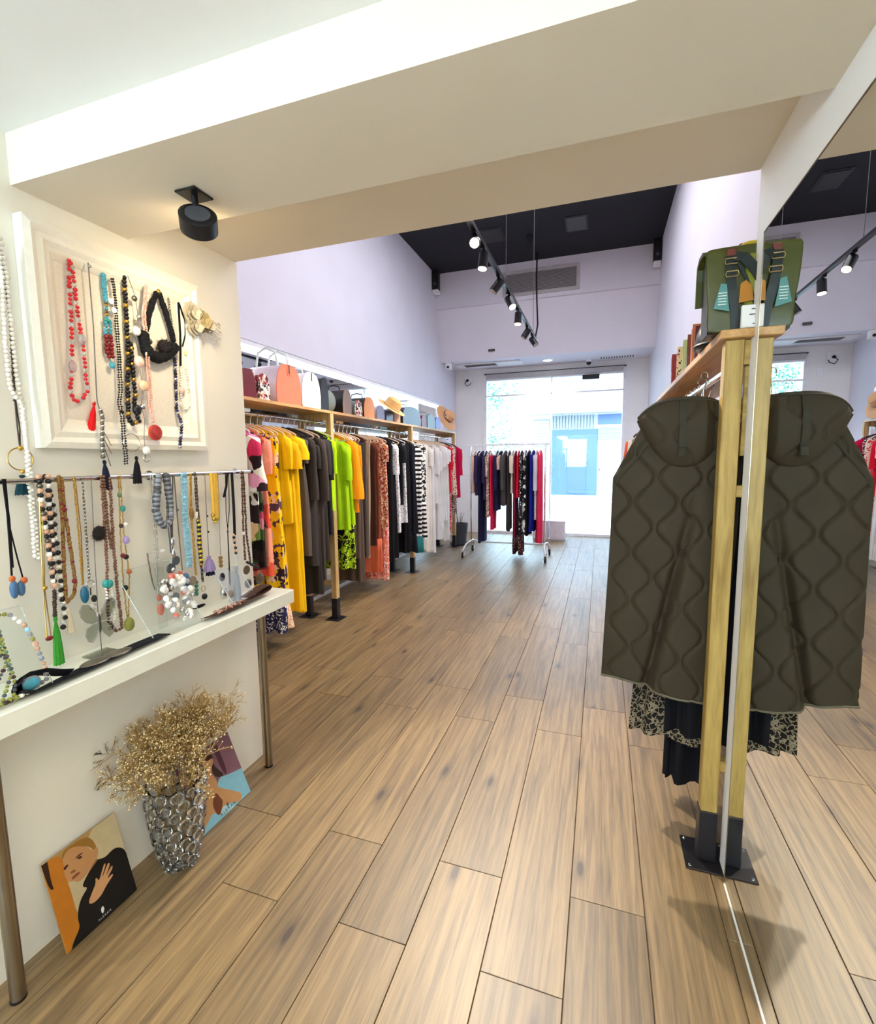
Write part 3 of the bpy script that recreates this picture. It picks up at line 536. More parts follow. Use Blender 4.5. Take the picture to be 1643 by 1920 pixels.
# y, name, category, label, material, hem height, options
LEFT = [
 (2.565, 'floral_tunic', 'tunic', 'white tunic with pink and green flowers, first on the left rack', 'f_floralwhite', .62, dict(sleeve=.3)),
 (2.69, 'floral_blouse', 'blouse', 'pink, red and green leaf print blouse nearest on left rack', 'f_floralpink', .95, dict(sleeve=.38, r0=.075, r1=.09, hanger=w_)),
 (2.78, 'floral_dress', 'dress', 'black dress with dark red flowers beside the pink leaf blouse', 'f_floraldark', .72, dict()),
 (2.85, 'print_dress', 'dress', 'salmon coral dress with faint leaf print before the yellow ones', 'f_salmon', .66, dict(sleeve=.25)),
 (2.925, 'floral_maxi_dress', 'dress', 'yellow flower print maxi dress with navy patterned hem', 'f_yfloral', .20, dict(hem=('f_navyprint', .42), flare=.1)),
 (3.0, 'floral_maxi_dress', 'dress', 'yellow flower print maxi dress with peach lace hem', 'f_yfloral', .22, dict(hem=('f_peach', .42), flare=.15)),
 (3.075, 'shirt', 'shirt', 'short plain yellow shirt in front of the long yellow dresses', 'f_yellow', 1.02, dict(sleeve=.24, hw=.22)),
 (3.145, 'maxi_dress', 'dress', 'plain yellow long dress with wide short sleeves', 'f_yellow2', .30, dict(sleeve=.22, r0=.07, r1=.085)),
 (3.215, 'maxi_dress', 'dress', 'plain yellow long dress with ruffled shoulders next to the charcoal clothes', 'f_yellow', .28, dict(sleeve=.17, r0=.08, r1=.10)),
 (3.295, 'tunic', 'tunic', 'taupe grey tunic right after the yellow dresses', 'f_taupe', .72, dict(sleeve=.2, hanger=c_)),
 (3.37, 'jacket', 'jacket', 'charcoal draped jacket hanging on a dark hanger', 'f_char', .62, dict(sleeve=.50, hanger=c_)),
 (3.455, 'jumpsuit', 'jumpsuit', 'long charcoal jumpsuit with gathered low hem', 'f_char2', .36, dict(sleeve=.2)),
 (3.54, 'coat', 'coat', 'dark brown long coat with long sleeves', 'f_brown', .46, dict(sleeve=.52, hw=.21)),
 (3.61, 'dress', 'dress', 'very dark grey dress just before the first rack post', 'f_char', .62, dict(sleeve=.3, hanger=c_)),
 (3.675, 'shirt', 'shirt', 'black grey shirt beside the lime blouse', 'f_blackgrey', .84, dict(sleeve=.35, hanger=c_)),
 (3.745, 'blouse', 'blouse', 'lime green blouse with raised collar at the rack post', 'f_lime', 1.05, dict(sleeve=.3, drop=-.05)),
 (3.962, 'tunic', 'tunic', 'lime green long tunic over the black print dress', 'f_lime2', .84, dict(sleeve=.32, hw=.21)),
 (4.04, 'print_dress', 'dress', 'lime dress with bold black pattern on the skirt', 'f_lime', .45, dict(hem=('f_limeprint', .88), flare=.08)),
 (4.105, 'blouse', 'blouse', 'orange blouse with wide gathered sleeves next to lime dress', 'f_orange', 1.02, dict(sleeve=.55, r0=.06, r1=.085)),
 (4.18, 'blouse', 'blouse', 'darker orange blouse next to the taupe trousers', 'f_orange2', .98, dict(sleeve=.4)),
 (4.26, 'trousers', 'trousers', 'taupe trousers folded over a beige hanger, nearest of three', 'f_mauve', .50, dict(kind='trousers', hw=.24)),
 (4.34, 'fringed_scarf', 'scarf', 'brown striped scarf with long fringe reaching near the floor', 'f_fringe', .24, dict(kind='scarf', hw=.24, hanger=c_)),
 (4.42, 'trousers', 'trousers', 'grey taupe trousers between the fringed scarf and beige trousers', 'f_taupe', .48, dict(kind='trousers', hw=.24)),
 (4.50, 'trousers', 'trousers', 'light beige trousers before the brown dress', 'f_beige', .46, dict(kind='trousers', hw=.25)),
 (4.585, 'dress', 'dress', 'dark chocolate brown dress on the middle of left rack', 'f_dbrown', .58, dict()),
 (4.675, 'dress', 'dress', 'rust brown dress with coral underskirt', 'f_rust', .27, dict(hem=('f_coralred', .62))),
 (4.77, 'print_dress', 'dress', 'rust and cream print dress beside the coral print', 'f_rustprint', .75, dict(sleeve=.2)),
 (4.87, 'print_maxi_dress', 'dress', 'coral, red and cream print maxi dress reaching lowest', 'f_coralprint', .13, dict()),
 (5.01, 'dress', 'dress', 'plain black long dress after the coral print dress', 'f_black', .32, dict(hanger=c_)),
 (5.11, 'kimono', 'kimono', 'black kimono with white printed edge', 'f_black', .34, dict(sleeve=.35, smat='f_whitegrey', hanger=c_)),
 (5.22, 'print_dress', 'dress', 'white and grey dotted dress among black clothes', 'f_whitegrey', .62, dict(hw=.18)),
 (5.33, 'tee_shirt', 'shirt', 'black short shirt between two white printed pieces', 'f_black', .95, dict(sleeve=.22, hanger=c_)),
 (5.43, 'shawl', 'shawl', 'white grey dotted shawl with pointed end', 'f_whitegrey', .72, dict(kind='scarf', hw=.30, hanger=w_)),
 (5.54, 'dress', 'dress', 'long black dress near the second rack post', 'f_black', .33, dict(hanger=c_)),
 (5.68, 'dress', 'dress', 'navy black dress with white belt line by the second post', 'f_navyblack', .30, dict(hem=('f_black', .55))),
 (5.955, 'striped_dress', 'dress', 'black and white checked dress with teal fringe hem', 'f_stripe', .24, dict(hem=('f_teal', .44), hw=.21, ht=.045)),
 (6.055, 'striped_dress', 'dress', 'black and white block striped dress behind the fringed one', 'f_check', .42, dict(hem=('f_stripe', .9), hw=.21)),
 (6.16, 'trousers', 'trousers', 'beige cream trousers, first after the striped dress', 'f_ivory', .24, dict(kind='trousers', hw=.26)),
 (6.30, 'dress', 'dress', 'ivory dress with sleeves, first of the long white dresses', 'f_offwhite', .20, dict(sleeve=.25)),
 (6.44, 'maxi_dress', 'dress', 'long white dress reaching lowest among the white clothes', 'f_white', .15, dict(hw=.21)),
 (6.58, 'blouse', 'blouse', 'white blouse with frilled front, shortest of the white clothes', 'f_white', .85, dict(sleeve=.4)),
 (6.72, 'dress', 'dress', 'white dress with half sleeves in the middle of the white row', 'f_white', .30, dict(sleeve=.3)),
 (6.86, 'tunic', 'tunic', 'white tunic over a cream skirt near the red clothes', 'f_offwhite', .28, dict(sleeve=.3, hem=('f_ivory', .5))),
 (7.00, 'shirt', 'shirt', 'white shirt with rolled sleeves, last but one white piece', 'f_white', .55, dict(sleeve=.25, r0=.065, r1=.065)),
 (7.12, 'dress', 'dress', 'white lace dress right beside the red top', 'f_white', .22, dict(sleeve=.2)),
 (7.24, 'blouse', 'blouse', 'bright red blouse beside the white lace dress', 'f_red', .98, dict(sleeve=.35, hanger=c_)),
 (7.34, 'print_dress', 'dress', 'red dress with small cream print reaching near the floor', 'f_redprint', .30, dict(hanger=c_)),
 (7.44, 'blouse', 'blouse', 'cream blouse with red dots beside the crimson jacket', 'f_creamred', .92, dict(hanger=w_, flare=.1)),
 (7.53, 'leopard_dress', 'dress', 'dark red leopard print dress under the cream blouse', 'f_redleo', .58, dict(hanger=c_)),
 (7.635, 'jacket', 'jacket', 'crimson jacket at the far end of the left rack', 'f_crimson', .86, dict(sleeve=.45, hw=.23, hanger=c_)),
]
for y, nm, cat, lab, mat, bot, op in LEFT: garment(nm, cat, lab, (LRX, y, LRZ), 0, mat, bot, **op)
# ---- rolling rack in front of the window
RY, RBZ = 7.17, 1.70
rk = thing('rolling_rack', 'white chrome rolling clothes rail on castors before the window', 'rolling rack', (-1.33, RY, 0))
obj('top_bar', MB().bbox(-1.95, -.72, RY-.015, RY+.015, RBZ-.013, RBZ+.017, .003), 'whitemetal', rk)
for x in (-1.90, -.77):
    obj('upright', MB().cyl((x, RY, .13), (x, RY, RBZ-.014), .0135, 12), 'chrome', rk, True)
    sg = -1 if x < -1 else 1
    obj('foot_bar', MB().tube([(x+sg*.05, RY-.30, .12), (x+sg*.02, RY-.22, .20), (x, RY, .225), (x+sg*.02, RY+.22, .20), (x+sg*.05, RY+.30, .12)], .014, 10), 'whitemetal', rk, True)
    for yy in (RY-.30, RY+.30):
        cs = obj('castor', MB().box(x+sg*.05-.022, x+sg*.05-.016, yy-.02, yy+.02, .04, .125).box(x+sg*.05+.016, x+sg*.05+.022, yy-.02, yy+.02, .04, .125).box(x+sg*.05-.022, x+sg*.05+.022, yy-.02, yy+.02, .106, .125), 'whitemetal', rk)
        obj('wheel', MB().cyl((x+sg*.05-.014, yy, .045), (x+sg*.05+.014, yy, .045), .0445, 18), 'blacksatin', cs, True)
obj('lower_bar', MB().tube([(-1.91, RY+.235, .185), (-1.8, RY+.24, .165), (-.87, RY+.24, .165), (-.76, RY+.235, .185)], .012, 10), 'whitemetal', rk, True)
ROLL_ = [
 (-1.83, 'blouse', 'blouse', 'blush pink blouse, first on the rolling rack', 'f_blush', .98, dict(sleeve=.25)),
 (-1.77, 'jacket', 'jacket', 'dark purple jacket near the left end of the rolling rack', 'f_purple', .95, dict(sleeve=.4)),
 (-1.715, 'dress', 'dress', 'navy dress, longest one at left on the rolling rack', 'f_navy', .22, dict()),
 (-1.655, 'jacket', 'jacket', 'deep purple short jacket beside the tan print dress', 'f_purple', .88, dict(sleeve=.4)),
 (-1.60, 'print_dress', 'dress', 'tan and brown print dress on the rolling rack', 'f_tanprint', .62, dict(sleeve=.3)),
 (-1.545, 'trousers', 'trousers', 'bright red trousers showing below the navy coat', 'f_pinkred', .42, dict(kind='trousers', hw=.24)),
 (-1.485, 'coat', 'coat', 'wide navy coat on the left half of rolling rack', 'f_navy', .72, dict(sleeve=.5, ht=.04)),
 (-1.425, 'blouse', 'blouse', 'dark blouse with pink collar beside the navy coat', 'f_navyblack', .85, dict(smat='f_blush', sleeve=.2)),
 (-1.36, 'coat', 'coat', 'dark grey coat with white pocket edge on rolling rack', 'f_greyd', .80, dict(sleeve=.5, ht=.045)),
 (-1.30, 'dress', 'dress', 'charcoal dress below the grey coat', 'f_char', .42, dict()),
 (-1.245, 'blouse', 'blouse', 'cream collared blouse in the middle of the rolling rack', 'f_cream', .98, dict(sleeve=.25)),
 (-1.205, 'maxi_dress', 'dress', 'wine red maxi dress with patterned hem, reaching the floor', 'f_wine', .07, dict(hem=('f_wineprint', .3))),
 (-1.16, 'blouse', 'blouse', 'red blouse squeezed beside the cream blouse', 'f_red', .92, dict()),
 (-1.115, 'dress', 'dress', 'dark dotted dress with patterned border, longest in the middle', 'f_dots', .06, dict(hem=('f_wineprint', .34))),
 (-1.06, 'floral_dress', 'dress', 'black dress with large white flowers on rolling rack', 'f_darkfloral', .40, dict(ht=.04)),
 (-1.005, 'dress', 'dress', 'black dress beside the cobalt one', 'f_black', .36, dict()),
 (-.945, 'dress', 'dress', 'cobalt blue dress on the right half of rolling rack', 'f_cobalt', .42, dict(ht=.04)),
 (-.895, 'cardigan', 'cardigan', 'pale lilac cardigan between cobalt and red dresses', 'f_lilacw', .60, dict(sleeve=.5)),
 (-.845, 'maxi_dress', 'dress', 'long pinkish red dress at the right end of rolling rack', 'f_pinkred', .26, dict(ht=.045)),
]
for x, nm, cat, lab, mat, bot, op in ROLL_:
    op = dict(op); op['ht'] = op.get('ht', .026)*.75; op.setdefault('amp', .007); garment(nm, cat, lab, (x, RY, RBZ), PI/2, mat, bot, hanger='hanger_white', group='garments on the rolling rack', **op)
# ---- right rack
gd = garment('graphic_dress', 'dress', 'black dress with white script lettering behind the green jacket', (RX+.06, 2.03, RZ), 0, 'f_black', .40, hw=.18, ht=.03, hanger='hanger_black', group='garments on the right rack')
o = bpy.data.objects.new('script_print', mesh(MB().tube([(-.004, -.048, -.86), (-.014, -.048, -.90), (-.004, -.048, -.93), (.006, -.048, -.965)], .0045, 6).tube([(.004, -.048, -1.0), (-.012, -.048, -1.03), (.002, -.048, -1.055), (-.01, -.048, -1.08)], .0045, 6), 'script_print', 'hanger_white', True)); COL.objects.link(o); o.parent = gd; o['label'] = 'white script lettering'
garment('leopard_skirt', 'skirt', 'dark leopard print skirt below the green jacket', (RX-.03, 2.12, RZ), 0, 'f_leopard', .335, hw=.205, ht=.035, flare=.10, hanger='hanger_black', group='garments on the right rack', kind='skirt')
garment('trousers', 'trousers', 'black wide trousers below the leopard skirt', (RX+.01, 2.20, RZ), 0, 'f_black', .09, hw=.13, ht=.03, flare=.25, hanger='hanger_black', group='garments on the right rack', kind='trousers')
for y, m, bz, lab in ((2.30, 'f_redorange', 1.0, 'red orange blouse behind the green jacket'), (2.40, 'f_taupe2', .72, 'taupe coat, nearest of the taupe sleeves behind the jacket'), (2.50, 'f_olive', .7, 'olive brown coat behind the taupe coat'), (2.62, 'f_blush', .8, 'blush coat in the middle of right rack'), (2.76, 'f_greysage', .75, 'sage grey coat on the right rack'), (2.92, 'f_brown', .7, 'brown coat on the right rack'), (3.1, 'f_cream', .8, 'cream jacket on the right rack'), (3.3, 'f_black', .7, 'black coat on the far half of right rack'), (3.5, 'f_redorange', .9, 'orange blouse at the far end of right rack')):
    garment('coat' if 'coat' in lab else 'jacket' if 'jacket' in lab else 'blouse', 'coat' if 'coat' in lab else 'jacket' if 'jacket' in lab else 'blouse', lab, (RX, y, RZ), 0, m, bz, sleeve=.5, hw=.20, ht=.035, group='garments on the right rack', hanger='hanger_beige' if y < 2.8 else 'hanger_black')

# ================================================================== quilted jacket
fabric('quilt', 'plain', ['#3c3325'], 9, .75); fabric('quilt_trim', 'plain', ['#6b6450'], 9, .75); fabric('quilt_dark', 'plain', ['#393428'], 9, .75)
def lerp(tab, z):
    for (a, va), (b_, vb) in zip(tab, tab[1:]):
        if a >= z >= b_: return va+(vb-va)*(a-z)/(a-b_)
    return tab[0][1] if z > tab[0][0] else tab[-1][1]
def quilt(x, z, P=.080, A=.030, L=.19):
    k0 = math.floor(x/P); d = 9
    for k in (k0-1, k0, k0+1, k0+2): d = min(d, abs(x-(k*P+(A if k % 2 else -A)*math.cos(2*PI*z/L))))
    return .009*(1-math.exp(-(d/.0068)**2))
jk = thing('quilted_jacket', 'dark olive quilted hooded jacket hanging at the end of the right rack', 'jacket', (.285, 1.95, .58))
XL = [(1.69, .235), (1.65, .18), (1.60, .135), (1.52, .095), (1.42, .045), (1.2, .042), (.95, .034), (.58, .022)]
XR = [(1.69, .335), (1.65, .40), (1.6, .44), (1.5, .475), (1.3, .47), (1.0, .455), (.58, .44)]
NZ, NU = 190, 150; rings = []
for i in range(NZ+1):
    z = 1.69+(.625-1.69)*i/NZ; xl, xr = lerp(XL, z), lerp(XR, z); ring = []; t = i/NZ
    for j in range(NU+1):
        s = j/NU; x = xl+(xr-xl)*s; y = 1.955-.022*math.sin(PI*s)**.6
        xf = .345-.145*max(0, (1.36-z))/.75; q = max(0, min(1, (1.40-z)/.35))
        y -= q*.026/(1+math.exp(-(x-xf)/.008)); y += q*.034*math.exp(-((x-xf+.016)/.016)**2)
        y += .010*math.sin(16*x+2*z)*t+.006*math.sin(30*x+1)*t
        y -= quilt(x-.02*q*(x > xf), z)*(1-.0*t)
        dz = -.062*t**3*max(0, (s-.3)/.7)**1.2+.006*math.sin(9*s)*t**4
        ring.append((x, min(y, 1.975), z+dz))
    for j in range(13):
        s = 1-j/12*.998; ring.append((xl+(xr-xl)*s, 1.985+.008*math.sin(PI*s), z-.062*t**3*max(0, (s-.3)/.7)**1.2))
    rings.append(ring)
obj('body', MB().loft(rings), 'quilt', jk, True)
hem = [(p[0], p[1]-.002, p[2]) for p in rings[-1][:NU+1:5]]; obj('hem_binding', MB().tube(hem, .0045, 6), 'quilt_trim', jk, True)
obj('armhole_seam', MB().tube([(.20, 1.926, 1.60), (.165, 1.930, 1.545), (.125, 1.931, 1.49), (.085, 1.935, 1.44), (.052, 1.946, 1.39)], .005, 6), 'quilt_dark', jk, True)
rings = []; NS, NT = 90, 46
for i in range(NS+1):
    s = -1+2*i/NS; x = .283+.157*s; zt = 1.712-.05*s**4-.02*s*s; zb = 1.458+(1.632-1.458)*abs(s)**2.3; col = []; kx = 1 if x < .345 else max(.3, 1-(x-.345)/.045)
    for j in range(NT+1):
        t = j/NT; z = zt+(zb-zt)*t; bl = math.sin(PI*min(1, t*.97+.03))**.55*(1-s**6)
        col.append((x, 1.934-.050*bl*kx-quilt(x+.03, z, .105, .036, .21)*.8*bl, z))
    for j in range(NT, -1, -6): t = j/NT; col.append((x, 1.950, zt+(zb-zt)*t))
    rings.append(col)
hd = obj('hood', MB().loft(rings), 'quilt', jk, True)
obj('hood_edge', MB().tube([(r[NT][0], r[NT][1]-.001, r[NT][2]) for r in rings[::4]], .0045, 6), 'quilt_dark', hd, True)
obj('hood_edge', MB().tube([(r[2][0], r[2][1]-.001, r[2][2]) for r in rings[::4]], .004, 6), 'quilt_dark', hd, True)
mid = rings[int(NS*.46)]; tab = []
for j in range(3, NT-8, 3): p = mid[j]; tab.append([(p[0]-.011, p[1]-.007, p[2]), (p[0]+.011, p[1]-.007, p[2]), (p[0]+.011, p[1]+.004, p[2]), (p[0]-.011, p[1]+.004, p[2])])
obj('hood_tab', MB().loft(tab), 'quilt_dark', hd, True)
p = mid[NT-11]; obj('hood_buckle', MB().bbox(p[0]-.013, p[0]+.013, p[1]-.016, p[1]-.006, p[2]-.022, p[2]+.012, .003), 'quilt_dark', hd)
hh = hang('hanger_white', (RX-.05, 1.97, RZ), 0, 'white clothes hanger holding the dark olive quilted jacket'); hh.scale = (.72, 1, 1)
single('script_print', MB().tube([(.452, 1.985, .93), (.446, 1.985, .90), (.452, 1.985, .87), (.461, 1.985, .845)], .004, 6).tube([(.447, 1.985, .80), (.456, 1.985, .77), (.447, 1.985, .745), (.455, 1.985, .73)], .004, 6), 'hanger_white', 'white script strokes printed on the black dress beside mirror', 'print') if False else None
# ================================================================== right shelf
SZ = 1.908
simple('leather_green', '#474a18', .38, bmp=.1, var=.15); simple('leather_lime', '#8a8a2a', .4); simple('leather_navy', '#14161f', .35); simple('strap_teal', '#16221f', .5); simple('leather_tan', '#6e3020', .5); simple('tag_teal', '#558a85', .6); simple('tag_orange', '#b0741c', .5); simple('paper', '#f2f1ec', .7); simple('ink', '#55565a', .7); simple('brass', '#c8b488', .25, 1, .03); simple('handle_yellow', '#d0b02a', .4)
st = thing('satchel_backpack', 'olive green leather satchel with dark straps and hang tags on right shelf', 'backpack', (.45, 1.93, SZ))
out = [(.338, SZ+.001), (.600, SZ+.001), (.612, SZ+.02), (.622, 2.16), (.612, 2.178), (.325, 2.180), (.314, 2.165), (.318, 2.07), (.328, 1.99), (.326, SZ+.02)]
cxy = (sum(p[0] for p in out)/len(out), sum(p[1] for p in out)/len(out))
def chaik(pts, n=2):
    for _ in range(n):
        q = []
        for i, p in enumerate(pts): a_, b_ = pts[i-1], pts[(i+1) % len(pts)]; q += [(p[0]*.78+a_[0]*.22, p[1]*.78+a_[1]*.22), (p[0]*.78+b_[0]*.22, p[1]*.78+b_[1]*.22)]
        pts = q
    return pts
out = chaik(out)
def ring_at(y, k): return [(cxy[0]+(p[0]-cxy[0])*k, y, cxy[1]+(p[1]-cxy[1])*k) for p in out]
obj('back_panel', MB().loft([ring_at(1.866, .955), ring_at(1.8672, .985), ring_at(1.871, 1.0), ring_at(1.880, 1.0), ring_at(1.884, .985)]), 'leather_green', st, True)
obj('edge_piping', MB().tube(ring_at(1.870, .997), .0024, 6, 0, True), 'leather_green', st, True)
obj('gusset', MB().prism([(.330, SZ+.002), (.60, SZ+.002), (.60, 2.165), (.325, 2.165)], 1, 1.8845, 1.99), 'leather_navy', st)
fl_ = [(1.884, 2.166), (1.90, 2.184), (1.96, 2.186), (1.995, 2.168), (2.004, 2.12), (2.004, 2.03), (1.9915, 2.03), (1.9915, 2.12), (1.985, 2.155), (1.955, 2.170), (1.90, 2.168)]
obj('flap', MB().prism(fl_, 0, .308, .62), 'leather_green', st)
obj('pocket', MB().bbox(.43, .60, 1.858, 1.8675, 1.945, 2.15, .006), 'leather_lime', st)
obj('handle', MB().tube([(.425, 1.93, 2.186), (.437, 1.93, 2.204), (.45, 1.93, 2.207), (.56, 1.93, 2.207), (.575, 1.93, 2.186)], .007, 8), 'handle_yellow', st, True)
obj('handle_ring', MB().torus((.43, 1.93, 2.196), .011, .0028, 1, 14, 6), 'brass', st, True)
def band(pts, w_, y, th=.004):
    rings = []
    for i, p in enumerate(pts):
        a = Vector(pts[max(i-1, 0)]); c = Vector(pts[min(i+1, len(pts)-1)]); t = (c-a).normalized(); n = Vector((t.y, -t.x))*w_/2; yy = y[i] if isinstance(y, (list, tuple)) else y
        rings.append([(p[0]-n.x, yy, p[1]-n.y), (p[0]+n.x, yy, p[1]+n.y), (p[0]+n.x, yy+th, p[1]+n.y), (p[0]-n.x, yy+th, p[1]-n.y)])
    return MB().loft(rings)
obj('leather_tab', MB().bbox(.372, .40, 1.860, 1.8675, 2.140, 2.172, .002), 'leather_tan', st)
obj('strap', band([(.383, 2.148), (.384, 2.10), (.392, 2.04), (.404, 1.98), (.41, 1.915)], .028, [1.856, 1.852, 1.852, 1.855, 1.860]), 'strap_teal', st)
obj('strap', band([(.395, 2.142), (.42, 2.135), (.455, 2.09), (.49, 2.03), (.515, 1.985)], .03, [1.848, 1.842, 1.842, 1.846, 1.852]), 'strap_teal', st)
obj('strap', band([(.405, 2.125), (.432, 2.07), (.462, 1.985)], .010, 1.853), 'strap_teal', st)
for x, z in ((.385, 2.128), (.389, 2.088)): obj('buckle', MB().tube([(x-.016, 1.848, z-.008), (x+.016, 1.848, z-.008), (x+.019, 1.848, z), (x+.016, 1.848, z+.009), (x-.016, 1.848, z+.009), (x-.019, 1.848, z)], .002, 6, 0, True), 'brass', st, True)
tg = obj('hang_tag', MB().prism([(.358, 2.062), (.375, 2.058), (.386, 1.972), (.340, 1.984)], 1, 1.8485, 1.850), 'tag_teal', st, label='pale teal paper hang tag')
for i in range(5): obj('print_line', MB().box(.352, .376, 1.8478, 1.8484, 2.03-.009*i, 2.0325-.009*i), 'paper', tg)
obj('hang_tag', MB().prism([(.415, 2.055), (.43, 2.065), (.447, 2.045), (.454, 2.00), (.412, 1.995)], 1, 1.8495, 1.851), 'tag_orange', st, label='orange leather hang tag')
pl_ = obj('price_label', MB().bbox(.418, .492, 1.83, 1.845, SZ+.003, 1.982, .002), 'paper', st, label='white paper price label')
for z, a, b_ in ((1.968, .445, .487), (1.951, .440, .493), (1.944, .455, .485), (1.922, .450, .478)): obj('print_line', MB().box(a, b_, 1.8292, 1.8298, z-.0016, z+.0016), 'ink', pl_)
t = thing('bucket_bag', 'black rounded leather bag behind the olive satchel', 'bag', (.44, 2.14, SZ))
obj('body', MB().lathe([(.098, .002), (.105, .02), (.10, .06), (.085, .10), (.055, .13), (.02, .142)], (.44, 2.14, SZ), 28), 'leather_navy', t, True); obj('base_rim', MB().torus((.44, 2.14, SZ+.012), .104, .008, 2, 28, 6), 'blacksatin', t, True); obj('carry_loop', MB().torus((.44, 2.14, SZ+.15), .028, .005, 0, 16, 6), 'blacksatin', t, True)
simple('l_brown', '#7b3f22', .4); simple('l_red', '#8e2320', .4); simple('l_orange', '#c06a26', .4); simple('l_wine', '#5a1522', .4); simple('l_lime', '#b9c27a', .5); fabric('l_leopard', 'spots', ['#e3c496', '#191410'], 60); fabric('l_stripe', 'stripe', ['#d6d3d6', '#3b3a42'], 40)
for y, m, h, x1, lab, nm in ((2.30, 'l_stripe', .10, .62, 'grey striped folded purse behind the black rounded bag', 'purse'), (2.40, 'l_wine', .15, .58, 'wine red wallet standing on the right shelf', 'wallet'), (2.48, 'l_orange', .175, .60, 'tall orange tan clutch standing on the right shelf', 'clutch_bag'), (2.60, 'l_brown', .16, .60, 'brown textured clutch beside the lime one', 'clutch_bag'), (2.73, 'l_lime', .165, .60, 'pale lime clutch standing on the right shelf', 'clutch_bag'), (2.92, 'l_leopard', .17, .62, 'leopard print clutch on the right shelf', 'clutch_bag'), (3.14, 'l_red', .175, .58, 'dark red clutch, furthest on the right shelf', 'clutch_bag')):
    t = thing(nm, lab, 'purse' if nm == 'purse' else 'wallet' if nm == 'wallet' else 'clutch', (.48, y, SZ), 'purses standing on the right shelf'); wd = .045 if h < .17 else .06
    obj('body', MB().bbox(.375, x1, y-wd/2, y+wd/2, SZ+.001, SZ+h, .012), m, t); obj('flap', MB().bbox(.372, x1+.003, y-wd/2-.004, y-wd/2-.0004, SZ+h*.45, SZ+h+.001, .0015), m, t); obj('clasp', MB().cyl(((.375+x1)/2, y-wd/2-.0045, SZ+h*.5), ((.375+x1)/2, y-wd/2-.009, SZ+h*.5), .009, 12), 'brass', t)
# ================================================================== bags and hats on the left shelf
LZ = 1.944
simple('b_coral', '#fb7350', .45); simple('b_lilac', '#d9c6d2', .35); simple('b_white', '#efeeec', .4); simple('b_black', '#1a191d', .4); simple('b_maroon', '#6a1420', .25); simple('b_grey', '#7d857f', .6); simple('b_bronze', '#8a6a55', .4); fabric('b_pattern', 'floral', ['#efeae4', '#3a2a28', '#d9b59a', '#8c2c38', '#efeae4'], 30); simple('b_orange', '#d08032', .45); simple('b_slate', '#5b5870', .4); simple('b_tan', '#c89a6e', .6); simple('b_dark', '#1c2030', .3); simple('b_wine', '#7a2530', .4); simple('b_green', '#6d8a86', .4); simple('b_violet', '#6a78c8', .4); simple('straw', '#dcb173', .8, bmp=.4, scale=120); simple('straw2', '#dba877', .8, bmp=.4, scale=120); simple('handle_white', '#dfeceb', .2)
def dome(y0, y1, h, e=.36, n=16, z0=LZ):
    yc, r = (y0+y1)/2, (y1-y0)/2; pts = [(y0+.014, z0+.001), (y1-.014, z0+.001), (y1-.002, z0+.014)]
    for i in range(n+1):
        a = PI*i/n; c, s = math.cos(a), math.sin(a); zz = .40+.60*max(0, s)**.62 if s > 1e-6 else .40
        pts.append((yc+r*math.copysign(abs(c)**.62, c)*(1-e*.55*(zz-.40)/.6), z0+h*zz))
    pts.append((y0+.002, z0+.014)); return pts
def dome_bag(label, y0, y1, h, end, side, x0=-2.66, x1=-2.36, handle=None, zipm=None, e=.36, nm='bowling_bag'):
    t = thing(nm, label, 'bag', (-2.5, (y0+y1)/2, LZ), 'bags on the left shelf')
    obj('body', MB().prism([(a, b_) for a, b_ in dome(y0+.008, y1-.008, h-.006, e)], 0, x0, x1-.006), side, t, True)
    ep = obj('end_panel', MB().prism(dome(y0, y1, h, e), 0, x1-.0055, x1), end, t)
    yc = (y0+y1)/2
    if zipm:
        obj('zip_tab', MB().bbox(x1+.0003, x1+.004, yc-.02, yc+.02, LZ+h*.72, LZ+h*.97, .0015), end, ep); obj('zip', MB().box(x1+.0043, x1+.006, yc-.006, yc+.006, LZ+h*.76, LZ+h*.985), 'blacksatin', ep)
    if handle:
        for yy in (yc-.07, yc+.07):
            obj('handle', MB().tube([(x0+.05, yy, LZ+h*.72), (x0+.05, yy, LZ+h*.98), (x0+.07, yy, LZ+h+.09), (x0+.15, yy, LZ+h+.13), (x1-.07, yy, LZ+h+.09), (x1-.05, yy, LZ+h*.98), (x1-.05, yy, LZ+h*.72)], .009, 8), handle, t, True)
    else:
        obj('handle', MB().tube([(x0+.08, yc, LZ+h*.97), (x0+.09, yc, LZ+h+.03), (x0+.15, yc, LZ+h+.045), (x1-.09, yc, LZ+h+.03), (x1-.08, yc, LZ+h*.97)], .006, 8), side, t, True)
    return t
dome_bag('glossy maroon bag at the near end of the left shelf', 2.72, 2.90, .20, 'b_maroon', 'b_maroon', handle=None)
dome_bag('small patterned cream bag between the maroon and coral bags', 2.92, 3.05, .19, 'b_pattern', 'b_pattern')
dome_bag('coral bag with lilac sides and zip tab on left shelf', 3.13, 3.45, .31, 'b_coral', 'b_lilac', handle='handle_white', zipm=1)
dome_bag('white bag with zip tab beside the coral bag', 3.46, 3.74, .30, 'b_white', 'b_white', zipm=1)
dome_bag('black rounded bag behind the white bag', 3.745, 3.87, .29, 'b_black', 'b_black')
t = thing('round_bag', 'round grey shell shaped bag on the left shelf', 'bag', (-2.45, 4.0, LZ), 'bags on the left shelf'); obj('shell', MB().ell((-2.45, 4.0, LZ+.105), .06, .105, .104, 20, 12), 'b_grey', t, True); obj('seam', MB().torus((-2.45, 4.0, LZ+.105), .1035, .004, 0, 28, 6), 'b_black', t, True); obj('carry_loop', MB().torus((-2.45, 4.0, LZ+.225), .02, .004, 0, 14, 6), 'b_black', t, True)
